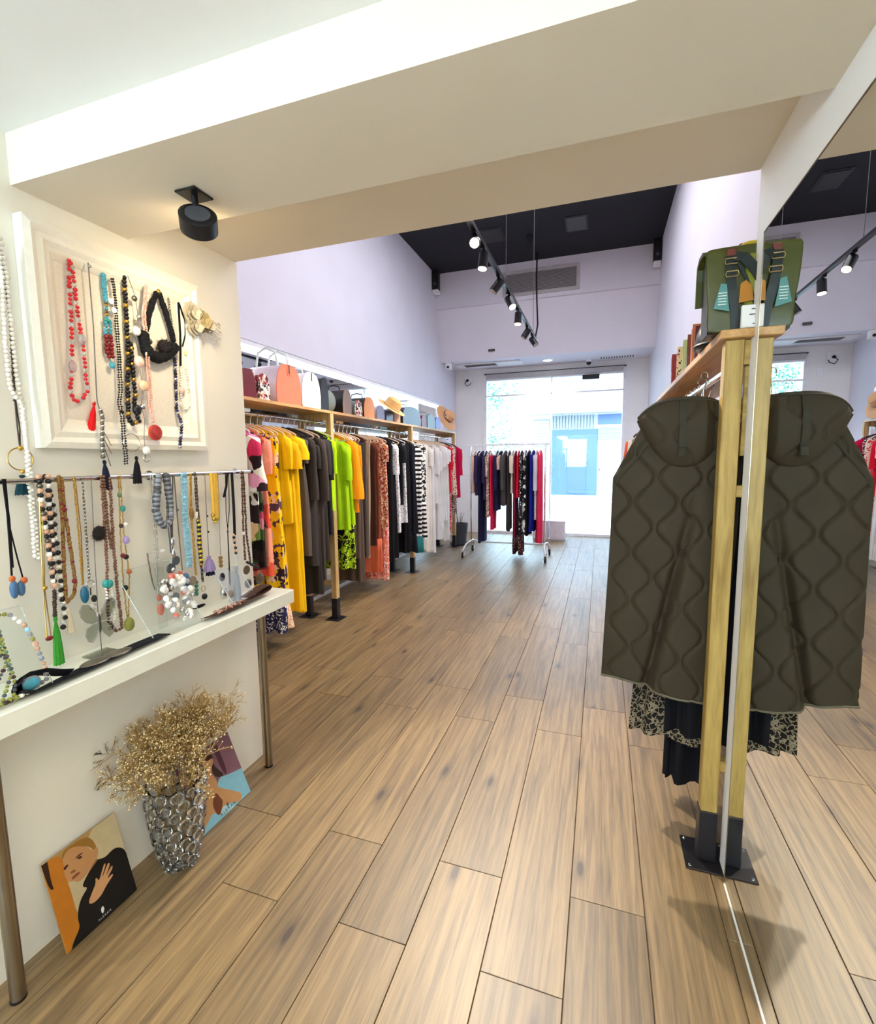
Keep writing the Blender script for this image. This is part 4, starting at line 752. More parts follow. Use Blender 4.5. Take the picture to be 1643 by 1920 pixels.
dome_bag('bronze and black upright bag beside the round grey bag', 4.125, 4.29, .24, 'b_bronze', 'b_black')
dome_bag('small patterned bag with pale tag in the middle of left shelf', 4.36, 4.52, .16, 'b_pattern', 'b_grey')
dome_bag('orange tan bag with dark top before the straw hat', 4.56, 4.80, .22, 'b_orange', 'b_black')
dome_bag('slate grey flat bag left of the straw hat', 4.86, 5.06, .16, 'b_slate', 'b_lilac', e=.1)
bx_ = thing('box_bag', 'tan and black box bag under the straw hat', 'bag', (-2.46, 5.3, LZ), 'bags on the left shelf'); obj('body', MB().bbox(-2.62, -2.37, 5.12, 5.33, LZ+.001, LZ+.12, .008), 'b_dark', bx_); obj('side_panel', MB().bbox(-2.62, -2.36, 5.331, 5.52, LZ+.001, LZ+.125, .008), 'b_tan', bx_)
dome_bag('large glossy black bag after the straw hat', 5.60, 6.22, .235, 'b_dark', 'b_dark', e=.2)
dome_bag('small wine and cream bag beside the glossy black one', 6.26, 6.46, .17, 'b_wine', 'b_pattern')
dome_bag('grey green bag near the far end of left shelf', 6.50, 6.84, .20, 'b_green', 'b_green', e=.15)
dome_bag('violet blue bag beside the wide brimmed hat', 6.86, 7.08, .19, 'b_violet', 'b_violet', e=.2)
def hat(label, prof_c, brim, mat, loc, rot, bandm):
    t = thing('straw_hat', label, 'hat', loc); t.rotation_euler = rot
    def p(nm, mb, m): o = bpy.data.objects.new(nm, mesh(mb, nm, m, True)); COL.objects.link(o); o.parent = t; return o
    p('crown', MB().lathe(prof_c, (0, 0, 0), 28), mat); p('brim', MB().lathe(brim, (0, 0, 0), 32), mat)
    r, z = prof_c[0]; p('hat_band', MB().torus((0, 0, z+.015), r+.0015, .008, 2, 28, 6), bandm)
    return t
hat('natural straw fedora resting on the box bag', [(.105, .0), (.102, .05), (.09, .10), (.06, .118), (.025, .105), (.001, .10)], [(.10, .0), (.15, .012), (.185, .004), (.186, .0), (.15, .006), (.10, -.006)], 'straw', (-2.40, 5.34, LZ+.175), (.0, .62, .0), 'b_tan')
h2 = hat('wide brimmed straw hat with bow leaning at the end of left shelf', [(.10, .0), (.098, .05), (.08, .095), (.04, .11), (.001, .112)], [(.095, .0), (.17, -.004), (.23, -.03), (.231, -.034), (.17, -.010), (.095, -.006)], 'straw2', (-2.36, 7.46, LZ+.225), (.2, 1.1, .0), 'b_wine')
o = bpy.data.objects.new('bow', mesh(MB().ell((.03, -.11, .02), .012, .03, .02).ell((-.03, -.11, .02), .012, .03, .02).ell((0, -.115, .02), .01, .01, .01), 'bow', 'b_pattern', True)); COL.objects.link(o); o.parent = h2
# ================================================================== far floor items
simple('pot', '#4a4f58', .6); simple('soil', '#2a211b', .9); simple('plantgreen', '#3f5a3c', .6)
t = thing('plant_pot', 'dark grey plant pot on saucer at the end of the left rack', 'plant pot', (-2.33, 8.0, 0))
obj('saucer', MB().lathe([(.15, .001), (.18, .03), (.17, .03), (.14, .012)], (-2.33, 8.0, 0), 24), 'pot', t, True); obj('pot_body', MB().lathe([(.10, .013), (.115, .02), (.15, .36), (.155, .37), (.14, .37), (.135, .33)], (-2.33, 8.0, 0), 24), 'pot', t, True); obj('soil', MB().lathe([(.134, .325), (.136, .332)], (-2.33, 8.0, 0), 20), 'soil', t)
for i in range(5):
    a = i*1.3; obj('stem', MB().tube([(-2.33+.03*math.cos(a), 8+.03*math.sin(a), .33), (-2.33+.05*math.cos(a), 8+.05*math.sin(a), .47), (-2.33+.09*math.cos(a), 8+.09*math.sin(a), .56)], [.006, .004, .002], 6), 'plantgreen', t, True)
simple('plinth', '#e9dfe6', .6)
for x, lab in ((-1.02, 'pale pink display plinth behind the rolling rack, left one'), (-.72, 'pale pink display plinth behind the rolling rack, right one')):
    t = thing('display_plinth', lab, 'plinth', (x, 8.9, 0), 'plinths by the window'); obj('body', MB().bbox(x-.135, x+.135, 8.77, 9.05, .02, .34, .004), 'plinth', t); obj('top_board', MB().bbox(x-.142, x+.142, 8.763, 9.057, .341, .36, .003), 'plinth', t); obj('base', MB().box(x-.12, x+.12, 8.79, 9.03, .0005, .0195), 'trim', t)

# ================================================================== jewellery corner
tb = thing('display_table', 'long white lacquered display table with steel legs under the necklaces', 'table', (-1.5, 1.2, 0))
obj('table_top', MB().bbox(-1.6045, -1.40, -.2, 1.918, .812, .876, .003), 'lacquer', tb)
for y in (.735, 1.812):
    l = obj('leg', MB().cyl((-1.515, y, .008), (-1.515, y, .8115), .0185, 24), 'steel', tb, True); obj('foot_cap', MB().cyl((-1.515, y, .0005), (-1.515, y, .0078), .0195, 24), 'blacksatin', l)
# picture frame used as necklace board
simple('frame_white', '#f1ebdc', .5, var=.02, bmp=.05, scale=60); simple('linen', '#e6ddcf', .9, bmp=.2, scale=200)
pf = thing('picture_frame', 'distressed white wooden picture frame holding necklaces on the wall', 'picture frame', (-1.6, 1.29, 1.545))
Y0, Y1, Z0, Z1 = .975, 1.603, 1.545, 2.205
prof = [(0, .0), (.0, .040), (.018, .045), (.034, .036), (.05, .040), (.064, .030), (.074, .026), (.088, .016), (.092, .012), (.092, .0)]
def side(nm, a, b_, nx, nz):      # a,b outer corners, inward mitre
    rings = []
    for (cy, cz, sy, sz) in (a, b_): rings.append([(-1.604+h, cy+sy*d, cz+sz*d) for d, h in prof])
    return MB().loft(rings)
for a, b_, nm in (((Y0, Z0, 1, 1), (Y0, Z1, 1, -1), 'frame_side'), ((Y0, Z1, 1, -1), (Y1, Z1, -1, -1), 'frame_side'), ((Y1, Z1, -1, -1), (Y1, Z0, -1, 1), 'frame_side'), ((Y1, Z0, -1, 1), (Y0, Z0, 1, 1), 'frame_side')): obj(nm, side(nm, a, b_, 0, 0), 'frame_white', pf)
obj('backing', MB().box(-1.6042, -1.5925, Y0+.0925, Y1-.0925, Z0+.0925, Z1-.0925), 'linen', pf)
simple('petal', '#cbc0a8', .8, bmp=.2, scale=40); simple('petal2', '#b5a273', .8); simple('lace', '#bcb3a6', .8)
fb = thing('fabric_flower', 'cream fabric roses and lace clipped to the frame corner', 'fabric flower', (-1.55, 1.57, 2.06))
rn = random.Random(5)
for (cy, cz, R, m) in ((1.545, 2.085, .045, 'petal'), (1.590, 2.065, .050, 'petal2'), (1.555, 2.035, .040, 'petal'), (1.625, 2.055, .034, 'petal')):
    rs = obj('rose', MB().ell((-1.545, cy, cz), .012, R*.35, R*.35), m, fb, True)
    for ring, (k, rr2, tl) in enumerate(((5, .45, .9), (6, .72, .55), (8, 1.0, .25))):
        for i in range(k):
            a = 2*PI*i/k+ring*.4; pc = Vector((-1.54-.006*ring, cy+math.cos(a)*R*rr2*.62, cz+math.sin(a)*R*rr2*.62)); tn = Vector((0, -math.sin(a), math.cos(a)))*R*.42; rd = Vector((.010-.004*ring, math.cos(a)*R*.30, math.sin(a)*R*.30)); o_ = Vector((tl*R*.35, 0, 0))
            obj('petal', MB().add([pc-tn-rd*.6+o_*.3, pc+tn-rd*.6+o_*.3, pc+tn*1.05+rd*.5+o_*.6, pc+rd*1.25+o_*.4, pc-tn*1.05+rd*.5+o_*.6], [(0, 1, 2, 3, 4)]), m, rs)
lc = MB()
for i in range(26):
    y, z = 1.62+rn.random()*.075, 2.0+rn.random()*.085; lc.tube([(-1.55, 1.60, 2.05), (-1.548+rn.uniform(-.01, .02), (y+1.60)/2, (z+2.05)/2+.008), (-1.55, y, z)], .0011, 4); lc.ell((-1.55, y, z), .003, .004, .004, 5, 3)
obj('lace_sprig', lc, 'lace', fb)
# chrome rail
cr = thing('necklace_rail', 'chrome wall rail from which the necklaces hang', 'rail', (-1.552, 1.2, 1.45))
obj('bar', MB().cyl((-1.552, .3, 1.450), (-1.552, 1.83, 1.450), .0085, 14), 'chrome', cr, True); obj('end_cap', MB().cyl((-1.552, 1.831, 1.450), (-1.552, 1.845, 1.450), .0095, 14), 'blacksatin', cr)
for y in (.55, 1.345, 1.79): obj('bracket', MB().cyl((-1.6045, y, 1.450), (-1.561, y, 1.450), .006, 10).cyl((-1.6045, y, 1.450), (-1.599, y, 1.450), .018, 14), 'chrome', cr, True)
obj('joint_sleeve', MB().cyl((-1.552, 1.33, 1.450), (-1.552, 1.37, 1.450), .0105, 14), 'chrome', cr, True)
# necklaces
for k, h, r, me in (('red', '#d4202c', .35, 0), ('dred', '#7e1a1c', .35, 0), ('turq', '#4a9fb4', .4, 0), ('teal', '#2f9a92', .35, 0), ('black', '#131316', .3, 0), ('white', '#f2f2ee', .5, 0), ('pearl', '#efeade', .25, 0), ('gold', '#c9a24a', .3, 1), ('silver', '#c9c9c6', .25, 1), ('pewter', '#77736a', .35, 1), ('rose', '#ecc4b4', .3, 0), ('peach', '#e6bd96', .3, 0), ('peachs', '#cfa184', .5, 0), ('rosegold', '#e3b3a2', .4, .2), ('reddisc', '#c8403a', .5, 0), ('navy', '#24305e', .35, 0), ('dbrown', '#3c2a22', .5, 0), ('orange', '#c9632a', .4, 0), ('denim', '#46688c', .35, 0), ('bronze', '#8f6a30', .45, .2), ('agate', '#1f5d78', .2, 0), ('copper', '#7d5642', .3, .4), ('green', '#6a8a62', .4, 0), ('lilac', '#a992c4', .4, 0), ('amber', '#a8602a', .35, 0), ('olive', '#8b8c3c', .45, 0), ('coral', '#d5705a', .4, 0), ('greystone', '#8d8f95', .5, 0), ('slate', '#4d4f54', .55, 0), ('sky', '#93c3d8', .4, 0), ('taupe', '#8d8066', .5, 0), ('greenb', '#2f7a5e', .35, 0), ('yellowb', '#c7b02a', .4, 0), ('lens', '#5a4a34', .15, 0), ('tagy', '#e9e2a0', .6, 0), ('cordg', '#6a6a66', .7, 0), ('cordw', '#e6ded6', .7, 0), ('fur', '#241d1a', .95, 0)):
    simple(k, h, r, me, .12, 60)
simple('clear', '#f4f6f6', .05, trans=.7, var=0)
for k, h in (('redfab', '#e31a1c'), ('navyfab', '#141a30'), ('blackfab', '#121216'), ('tealfab', '#123a44'), ('greenfab', '#3f9a34'), ('creamfab', '#dccdb0'), ('lilacfab', '#9a86b2'), ('yellowfab', '#eab94a'), ('greyfab', '#a9b2b6')): fabric(k, 'plain', [h], 90)
NECK = [('bead_necklace', 'red coral bead necklace with clear crystals and a red tassel, in frame', -1.578,
  [('b', 'red,red,red,clear', (0.0065, 0.013),
    [(1.105, 2.123), (1.098, 1.996), (1.093, 1.892), (1.085, 1.8), (1.073, 1.72), (1.083, 1.692), (1.105, 1.697), (1.126, 1.729), (1.127, 1.803), (1.125, 1.88), (1.119, 1.946), (1.116, 2.02), (1.115, 2.09),
     (1.109, 2.125)]),
   ('e', 'clear', (0.011, 0.019), [(1.085, 1.8)]), ('e', 'clear', (0.011, 0.019), [(1.121, 1.889)]), ('c', 'cordw', 0.001, [(1.123, 1.719), (1.143, 1.694)]), ('t', 'redfab', 0.012, [(1.146, 1.699), (1.124, 1.594)])]),
 ('cord_necklace', 'long grey cord necklace ending in silver spikes and a navy tassel', -1.566,
  [('c', 'cordg', 0.002, [(1.157, 2.134), (1.156, 1.935), (1.145, 1.671)]), ('e', 'silver', (0.005, 0.005), [(1.159, 2.123)]), ('b', 'silver,pewter', (0.007, 0.009), [(1.148, 1.671), (1.139, 1.595), (1.134, 1.514)]),
   ('c', 'silver', 0.0016, [(1.14, 1.61), (1.167, 1.555)]), ('c', 'silver', 0.0016, [(1.138, 1.589), (1.165, 1.529)]), ('c', 'silver', 0.0016, [(1.138, 1.564), (1.159, 1.488)]),
   ('t', 'navyfab', 0.014, [(1.138, 1.508), (1.141, 1.411)])]),
 ('bead_necklace', 'turquoise and dark red bead necklace with a turquoise drop, hung in frame', -1.578,
  [('b', 'turq', (0.008, 0.01), [(1.214, 2.117), (1.214, 2.07), (1.215, 2.031)]), ('b', 'pewter,gold,turq', (0.006, 0.01), [(1.215, 2.031), (1.213, 1.975)]), ('e', 'teal', (0.013, 0.006), [(1.212, 1.972)]),
   ('b', 'turq', (0.006, 0.011), [(1.208, 1.964), (1.205, 1.923)]), ('b', 'turq', (0.006, 0.011), [(1.223, 1.967), (1.222, 1.927)]), ('b', 'dred', (0.0075, 0.013), [(1.206, 1.918), (1.204, 1.882), (1.209, 1.848)]),
   ('b', 'dred', (0.0075, 0.013), [(1.221, 1.921), (1.221, 1.886), (1.221, 1.85)]), ('e', 'turq', (0.01, 0.012), [(1.216, 1.827)]), ('d', 'white', 0.01, [(1.231, 2.039)])]),
 ('bead_necklace', 'fine black rosary bead necklace in two long thin strands on frame', -1.572,
  [('b', 'black', (0.0036, 0.0085), [(1.238, 2.112), (1.242, 2.048), (1.237, 1.955), (1.238, 1.878), (1.233, 1.748), (1.21, 1.64), (1.211, 1.492)]),
   ('b', 'black', (0.0036, 0.0085), [(1.244, 2.114), (1.246, 2.049), (1.246, 1.957), (1.245, 1.854), (1.243, 1.749), (1.22, 1.64), (1.22, 1.492)]), ('e', 'black', (0.009, 0.006), [(1.221, 1.672)]),
   ('d', 'white', 0.009, [(1.234, 2.01)])]),
 ('bead_necklace', 'chunky black stone bead necklace with gold spacers in frame', -1.578,
  [('b', 'black,black,black,gold', (0.0088, 0.0135),
    [(1.288, 2.135), (1.286, 2.046), (1.283, 1.957), (1.279, 1.861), (1.263, 1.698), (1.24, 1.647), (1.253, 1.632), (1.276, 1.644), (1.296, 1.735), (1.293, 1.837), (1.293, 1.917)]),
   ('e', 'black', (0.016, 0.02), [(1.288, 1.684)])]),
 ('stone_necklace', 'long cord necklace with white, rose and peach stones and black tassel', -1.564,
  [('c', 'cordg', 0.0012, [(1.291, 2.139), (1.314, 2.079), (1.319, 2.012), (1.306, 1.961), (1.308, 1.86), (1.316, 1.769), (1.305, 1.697), (1.29, 1.591), (1.29, 1.513)]), ('e', 'pewter', (0.01, 0.01), [(1.307, 2.069)]),
   ('e', 'silver', (0.01, 0.01), [(1.321, 2.01)]), ('e', 'pearl', (0.015, 0.016), [(1.305, 1.958)]), ('e', 'rose', (0.018, 0.02), [(1.306, 1.854)]), ('e', 'peach', (0.018, 0.019), [(1.316, 1.772)]),
   ('e', 'silver', (0.011, 0.011), [(1.307, 1.697)]), ('e', 'pearl', (0.014, 0.015), [(1.292, 1.541)]), ('r', 'silver', 0.013, [(1.293, 1.513)]), ('r', 'silver', 0.03, [(1.24, 1.567)]),
   ('t', 'blackfab', 0.014, [(1.254, 1.521), (1.25, 1.426)])]),
 ('chain_necklace', 'pink chain necklace with round red disc pendant below frame', -1.558,
  [('b', 'rosegold', (0.0042, 0.006), [(1.354, 2.128), (1.332, 2.02), (1.335, 1.881), (1.332, 1.732), (1.328, 1.642)]),
   ('b', 'rosegold', (0.0042, 0.006), [(1.359, 2.13), (1.342, 2.023), (1.345, 1.883), (1.343, 1.734), (1.333, 1.643)]), ('d', 'reddisc', 0.0285, [(1.333, 1.606)]), ('r', 'gold', 0.0275, [(1.333, 1.606)])]),
 ('bib_necklace', 'black braided bib necklace with fur pompom and dark jewels', -1.566,
  [('b', 'blackfab', (0.011, 0.009), [(1.403, 2.115), (1.381, 2.073), (1.365, 2.03), (1.347, 1.971)]), ('b', 'blackfab', (0.011, 0.009), [(1.416, 2.119), (1.434, 2.071), (1.45, 2.019), (1.466, 1.959)]),
   ('e', 'gold', (0.008, 0.01), [(1.41, 2.124)]), ('b', 'blackfab', (0.021, 0.013), [(1.336, 1.952), (1.339, 1.915), (1.356, 1.888), (1.394, 1.882), (1.437, 1.904), (1.468, 1.945)]),
   ('e', 'fur', (0.026, 0.026), [(1.418, 1.929)]), ('e', 'pewter', (0.014, 0.012), [(1.353, 1.934)]), ('e', 'white', (0.006, 0.006), [(1.353, 1.933)]),
   ('b', 'silver', (0.006, 0.012), [(1.455, 1.948), (1.464, 1.936), (1.441, 1.908)])]),
 ('bead_necklace', 'navy and silver bead strand hanging from frame side', -1.578,
  [('b', 'silver,pewter', (0.003, 0.005), [(1.466, 2.121), (1.478, 2.015)]), ('b', 'navy,black,navy,silver', (0.007, 0.011), [(1.477, 1.94), (1.474, 1.809), (1.468, 1.689), (1.445, 1.555)])]),
 ('pearl_necklace', 'black ribbon necklace with short pearl loop and yellow tag', -1.578,
  [('c', 'blackfab', 0.004, [(1.512, 2.118), (1.511, 1.994), (1.502, 1.873)]), ('c', 'blackfab', 0.003, [(1.516, 2.116), (1.536, 2.054), (1.533, 1.993), (1.518, 1.954)]), ('x', 'tagy', (0.011, 0.014), [(1.525, 1.929)]),
   ('b', 'pearl', (0.0055, 0.01), [(1.504, 1.871), (1.493, 1.722), (1.515, 1.705), (1.536, 1.726), (1.53, 1.799), (1.525, 1.877)]), ('e', 'rose', (0.012, 0.014), [(1.498, 1.78)])]),
 ('pearl_necklace', 'very long white pearl necklace hanging down the wall at left edge', -1.566,
  [('b', 'pearl', (0.0068, 0.0125), [(0.918, 2.109), (0.924, 2.002), (0.923, 1.877), (0.923, 1.75), (0.928, 1.664), (0.93, 1.55), (0.932, 1.469), (0.931, 1.397), (0.932, 1.314), (0.93, 1.217)]),
   ('b', 'pearl', (0.0068, 0.0125), [(0.913, 2.107), (0.913, 1.974), (0.904, 1.839), (0.904, 1.713), (0.918, 1.68), (0.932, 1.669), (0.93, 1.576), (0.926, 1.478), (0.925, 1.397), (0.924, 1.315), (0.922, 1.218)])]),
 ('cord_necklace', 'dark beaded cord necklace with gold hoop and teal tassel', -1.578,
  [('b', 'dbrown', (0.004, 0.006), [(0.924, 2.085), (0.923, 2.024), (0.929, 1.922), (0.924, 1.794), (0.919, 1.677)]), ('c', 'dbrown', 0.0022, [(0.919, 1.677), (0.918, 1.598), (0.919, 1.55)]),
   ('c', 'dbrown', 0.002, [(0.921, 1.677), (0.924, 1.599), (0.92, 1.55)]), ('r', 'gold', 0.032, [(0.917, 1.512)]), ('e', 'gold', (0.007, 0.007), [(0.919, 1.543)]), ('e', 'gold', (0.006, 0.006), [(0.917, 1.476)]),
   ('t', 'tealfab', 0.017, [(0.917, 1.467), (0.914, 1.411)])]),
 ('cord_necklace', 'black cord necklace with two orange beads and blue ceramic pendants', -1.54,
  [('c', 'blackfab', 0.0028, [(0.848, 1.458), (0.85, 1.364), (0.846, 1.233), (0.844, 1.187)]), ('c', 'blackfab', 0.0022, [(0.854, 1.458), (0.852, 1.323), (0.862, 1.235), (0.87, 1.178)]),
   ('c', 'blackfab', 0.0025, [(0.85, 1.458), (0.853, 1.349), (0.849, 1.212)]), ('e', 'orange', (0.008, 0.009), [(0.842, 1.182)]), ('e', 'orange', (0.009, 0.01), [(0.87, 1.171)]),
   ('e', 'denim', (0.011, 0.026), [(0.844, 1.151)]), ('e', 'denim', (0.01, 0.022), [(0.861, 1.15)])]),
 ('stone_necklace', 'black and peach stone necklace ending in bright green tassel', -1.536,
  [('b', 'peachs,black,pewter,peachs,black,pearl', (0.0085, 0.0135), [(0.934, 1.461), (0.934, 1.381), (0.94, 1.273), (0.944, 1.191), (0.945, 1.124)]),
   ('b', 'peachs,black,cordw,black', (0.0085, 0.0135), [(0.958, 1.46), (0.953, 1.38), (0.953, 1.282), (0.947, 1.19), (0.946, 1.124)]), ('b', 'dbrown', (0.006, 0.008), [(0.944, 1.119), (0.939, 1.042)]),
   ('t', 'greenfab', 0.013, [(0.94, 1.047), (0.938, 0.896)])]),
 ('bead_necklace', 'black and white cube bead necklace beside green tassel', -1.544,
  [('b', 'black,pearl,black,clear', (0.0078, 0.0145), [(0.957, 1.461), (0.971, 1.361), (0.965, 1.285), (0.971, 1.229), (0.969, 1.157), (0.968, 1.083), (0.975, 1.036), (0.962, 0.999)]),
   ('b', 'black,pearl', (0.007, 0.014), [(0.969, 1.229), (0.969, 1.134), (0.972, 1.065)])]),
 ('tube_necklace', 'golden brown tube bead necklace with red beads and cream tassel', -1.54,
  [('b', 'bronze,bronze,bronze,bronze,bronze,bronze,bronze,dred', (0.0055, 0.0055),
    [(0.99, 1.459), (0.989, 1.321), (0.98, 1.182), (0.977, 1.072), (1.002, 1.094), (1.009, 1.13), (1.004, 1.234), (0.998, 1.359), (0.998, 1.458)]),
   ('e', 'dred', (0.008, 0.008), [(0.995, 1.359)]), ('e', 'dred', (0.008, 0.008), [(1.004, 1.136)]), ('t', 'creamfab', 0.01, [(0.982, 1.056), (0.983, 0.98)])]),
 ('lariat_necklace', 'thin gold lariat necklace with two red bead ends', -1.534,
  [('c', 'gold', 0.0017, [(0.933, 1.454), (0.921, 1.266), (0.915, 1.143), (0.911, 0.988)]), ('c', 'gold', 0.0017, [(0.937, 1.454), (0.928, 1.265), (0.918, 1.131), (0.922, 0.987)]),
   ('e', 'dred', (0.011, 0.007), [(0.915, 0.985)]), ('e', 'gold', (0.007, 0.007), [(0.917, 1.137)])]),
 ('chain_necklace', 'gold chain necklace with a blue agate slice pendant', -1.542,
  [('b', 'gold', (0.0032, 0.005), [(1.034, 1.453), (1.034, 1.286), (1.031, 1.118)]), ('c', 'gold', 0.0015, [(1.039, 1.453), (1.041, 1.285), (1.034, 1.118)]), ('e', 'agate', (0.013, 0.028), [(1.032, 1.084)])]),
 ('chain_necklace', 'silver chain necklace with ring and small hook pendants', -1.54,
  [('b', 'silver,pewter', (0.0036, 0.0058), [(1.059, 1.453), (1.056, 1.312), (1.052, 1.128)]), ('r', 'silver', 0.012, [(1.053, 1.113)]), ('c', 'silver', 0.0025, [(1.053, 1.1), (1.052, 1.077)]),
   ('e', 'black', (0.009, 0.012), [(1.059, 1.064)]), ('r', 'silver', 0.01, [(1.055, 1.037)]), ('x', 'white', (0.018, 0.01), [(1.044, 1.045)])]),
 ('cord_necklace', 'thin cord necklace with a dark fur flower', -1.544,
  [('c', 'cordg', 0.0012, [(1.09, 1.453), (1.079, 1.22), (1.072, 1.01)]), ('e', 'fur', (0.02, 0.024), [(1.096, 1.271)]), ('e', 'pearl', (0.01, 0.01), [(1.075, 1.005)])]),
 ('bead_necklace', 'long copper pearl bead necklace with turquoise bead and white pearls', -1.536,
  [('b', 'copper', (0.0058, 0.0102), [(1.116, 1.453), (1.115, 1.305), (1.107, 1.124), (1.101, 1.045), (1.098, 0.972), (1.121, 0.932), (1.143, 0.937), (1.138, 1.047), (1.137, 1.241), (1.144, 1.452)]),
   ('b', 'copper', (0.0055, 0.0102), [(1.124, 1.453), (1.124, 1.304), (1.129, 1.211)]), ('e', 'teal', (0.012, 0.014), [(1.098, 1.103)]), ('e', 'teal', (0.012, 0.014), [(1.11, 1.1)]),
   ('b', 'pearl', (0.0058, 0.0105), [(1.117, 1.081), (1.119, 1.009), (1.117, 0.953)]), ('b', 'pearl', (0.0058, 0.0105), [(1.101, 1.085), (1.101, 1.014), (1.101, 0.946)])]),
 ('stone_necklace', 'gold chain necklace with scattered coloured stones and olive drop', -1.542,
  [('b', 'gold', (0.0028, 0.0055), [(1.18, 1.453), (1.17, 1.266), (1.165, 1.078), (1.169, 0.957)]), ('b', 'gold', (0.0028, 0.0055), [(1.186, 1.453), (1.182, 1.265), (1.189, 1.11), (1.172, 0.956)]),
   ('e', 'green', (0.007, 0.01), [(1.175, 1.39)]), ('e', 'teal', (0.009, 0.011), [(1.183, 1.343)]), ('e', 'pearl', (0.009, 0.009), [(1.187, 1.286)]), ('e', 'dbrown', (0.008, 0.008), [(1.172, 1.285)]),
   ('e', 'lilac', (0.012, 0.014), [(1.185, 1.234)]), ('e', 'dred', (0.009, 0.008), [(1.169, 1.183)]), ('e', 'black', (0.01, 0.009), [(1.18, 1.176)]), ('e', 'amber', (0.01, 0.009), [(1.187, 1.123)]),
   ('e', 'black', (0.01, 0.01), [(1.168, 1.07)]), ('e', 'olive', (0.018, 0.024), [(1.171, 0.94)])]),
 ('chain_necklace', 'plain silver chain necklace with coral fish pendant', -1.542,
  [('b', 'silver', (0.003, 0.0052), [(1.3, 1.452), (1.299, 1.214), (1.293, 1.01)]), ('b', 'silver', (0.003, 0.0052), [(1.309, 1.451), (1.309, 1.246), (1.302, 1.0)]),
   ('b', 'pewter', (0.003, 0.0055), [(1.264, 1.17), (1.272, 1.091), (1.283, 1.033)]), ('c', 'silver', 0.0012, [(1.264, 1.17), (1.294, 1.172)]), ('e', 'coral', (0.009, 0.012), [(1.295, 0.999)]),
   ('e', 'coral', (0.014, 0.022), [(1.298, 0.953)]), ('x', 'white', (0.02, 0.009), [(1.321, 1.172)])]),
 ('stone_necklace', 'short chunky grey disc stone necklace on rail', -1.538,
  [('b', 'greystone,slate', (0.0135, 0.0085), [(1.331, 1.448), (1.317, 1.379), (1.309, 1.32), (1.322, 1.278), (1.343, 1.26), (1.367, 1.282), (1.371, 1.341), (1.362, 1.447)])]),
 ('cord_necklace', 'dark cord necklace with grey leather discs', -1.534,
  [('c', 'dbrown', 0.005, [(1.373, 1.449), (1.37, 1.341), (1.365, 1.21)]), ('c', 'slate', 0.0025, [(1.366, 1.449), (1.353, 1.239), (1.356, 1.156)]),
   ('c', 'slate', 0.0025, [(1.389, 1.448), (1.369, 1.237), (1.364, 1.154)]), ('e', 'silver', (0.009, 0.018), [(1.364, 1.197)]), ('e', 'silver', (0.009, 0.018), [(1.365, 1.154)]), ('d', 'slate', 0.02, [(1.349, 1.098)]),
   ('d', 'slate', 0.021, [(1.34, 1.033)]), ('d', 'slate', 0.018, [(1.373, 1.124)]), ('d', 'coral', 0.016, [(1.385, 1.064)]), ('d', 'greystone', 0.018, [(1.359, 0.985)]),
   ('e', 'denim', (0.016, 0.03), [(1.413, 1.037)])]),
 ('cord_necklace', 'plain thin grey cord necklace beside blue beads', -1.546, [('c', 'cordg', 0.0022, [(1.406, 1.451), (1.407, 1.316), (1.41, 1.173), (1.413, 1.075)]), ('e', 'pewter', (0.006, 0.006), [(1.406, 1.315)])]),
 ('bead_necklace', 'sky blue multi-strand bead necklace on chrome rail', -1.538,
  [('b', 'sky', (0.006, 0.0085), [(1.434, 1.452), (1.427, 1.3), (1.43, 1.17), (1.433, 1.082)]), ('b', 'sky', (0.006, 0.0085), [(1.445, 1.452), (1.435, 1.299), (1.44, 1.168), (1.441, 1.08)]),
   ('b', 'sky', (0.006, 0.0085), [(1.453, 1.452), (1.444, 1.298), (1.45, 1.167), (1.447, 1.079)]), ('e', 'sky', (0.014, 0.008), [(1.444, 1.451)])]),
 ('chain_necklace', 'yellow gold chain necklace with taupe disc and green beads', -1.542,
  [('b', 'gold', (0.005, 0.007), [(1.48, 1.451), (1.47, 1.295), (1.472, 1.162), (1.473, 1.043)]), ('e', 'bronze', (0.01, 0.024), [(1.469, 1.295)]), ('d', 'taupe', 0.02, [(1.451, 1.024)]),
   ('b', 'greenb', (0.009, 0.016), [(1.472, 1.013), (1.469, 0.964)])]),
 ('bead_necklace', 'dark striped bead necklace with ring and black ball drop', -1.538,
  [('b', 'pewter,dbrown', (0.0065, 0.007), [(1.499, 1.452), (1.498, 1.329), (1.5, 1.262)]), ('b', 'gold,black,yellowb,black', (0.009, 0.009), [(1.5, 1.262), (1.498, 1.166), (1.5, 1.082)]),
   ('x', 'pearl', (0.012, 0.024), [(1.487, 1.286)]), ('b', 'black,pewter', (0.006, 0.009), [(1.5, 1.075), (1.501, 1.006)]), ('r', 'gold', 0.011, [(1.501, 0.979)]), ('e', 'black', (0.013, 0.013), [(1.502, 0.946)]),
   ('e', 'blackfab', (0.034, 0.007), [(1.471, 0.913)])]),
 ('cord_necklace', 'thin knotted cord necklace with lilac and black layered tassel', -1.544,
  [('c', 'cordg', 0.0014, [(1.554, 1.452), (1.549, 1.21), (1.548, 1.102)]), ('e', 'black', (0.0045, 0.0045), [(1.55, 1.274)]), ('e', 'black', (0.0045, 0.0045), [(1.55, 1.208)]),
   ('t', 'lilacfab', 0.024, [(1.547, 1.107), (1.548, 1.044)]), ('t', 'navyfab', 0.019, [(1.548, 1.056), (1.55, 1.026)])]),
 ('ribbon_necklace', 'bright yellow ribbon necklace with gold clasp', -1.538,
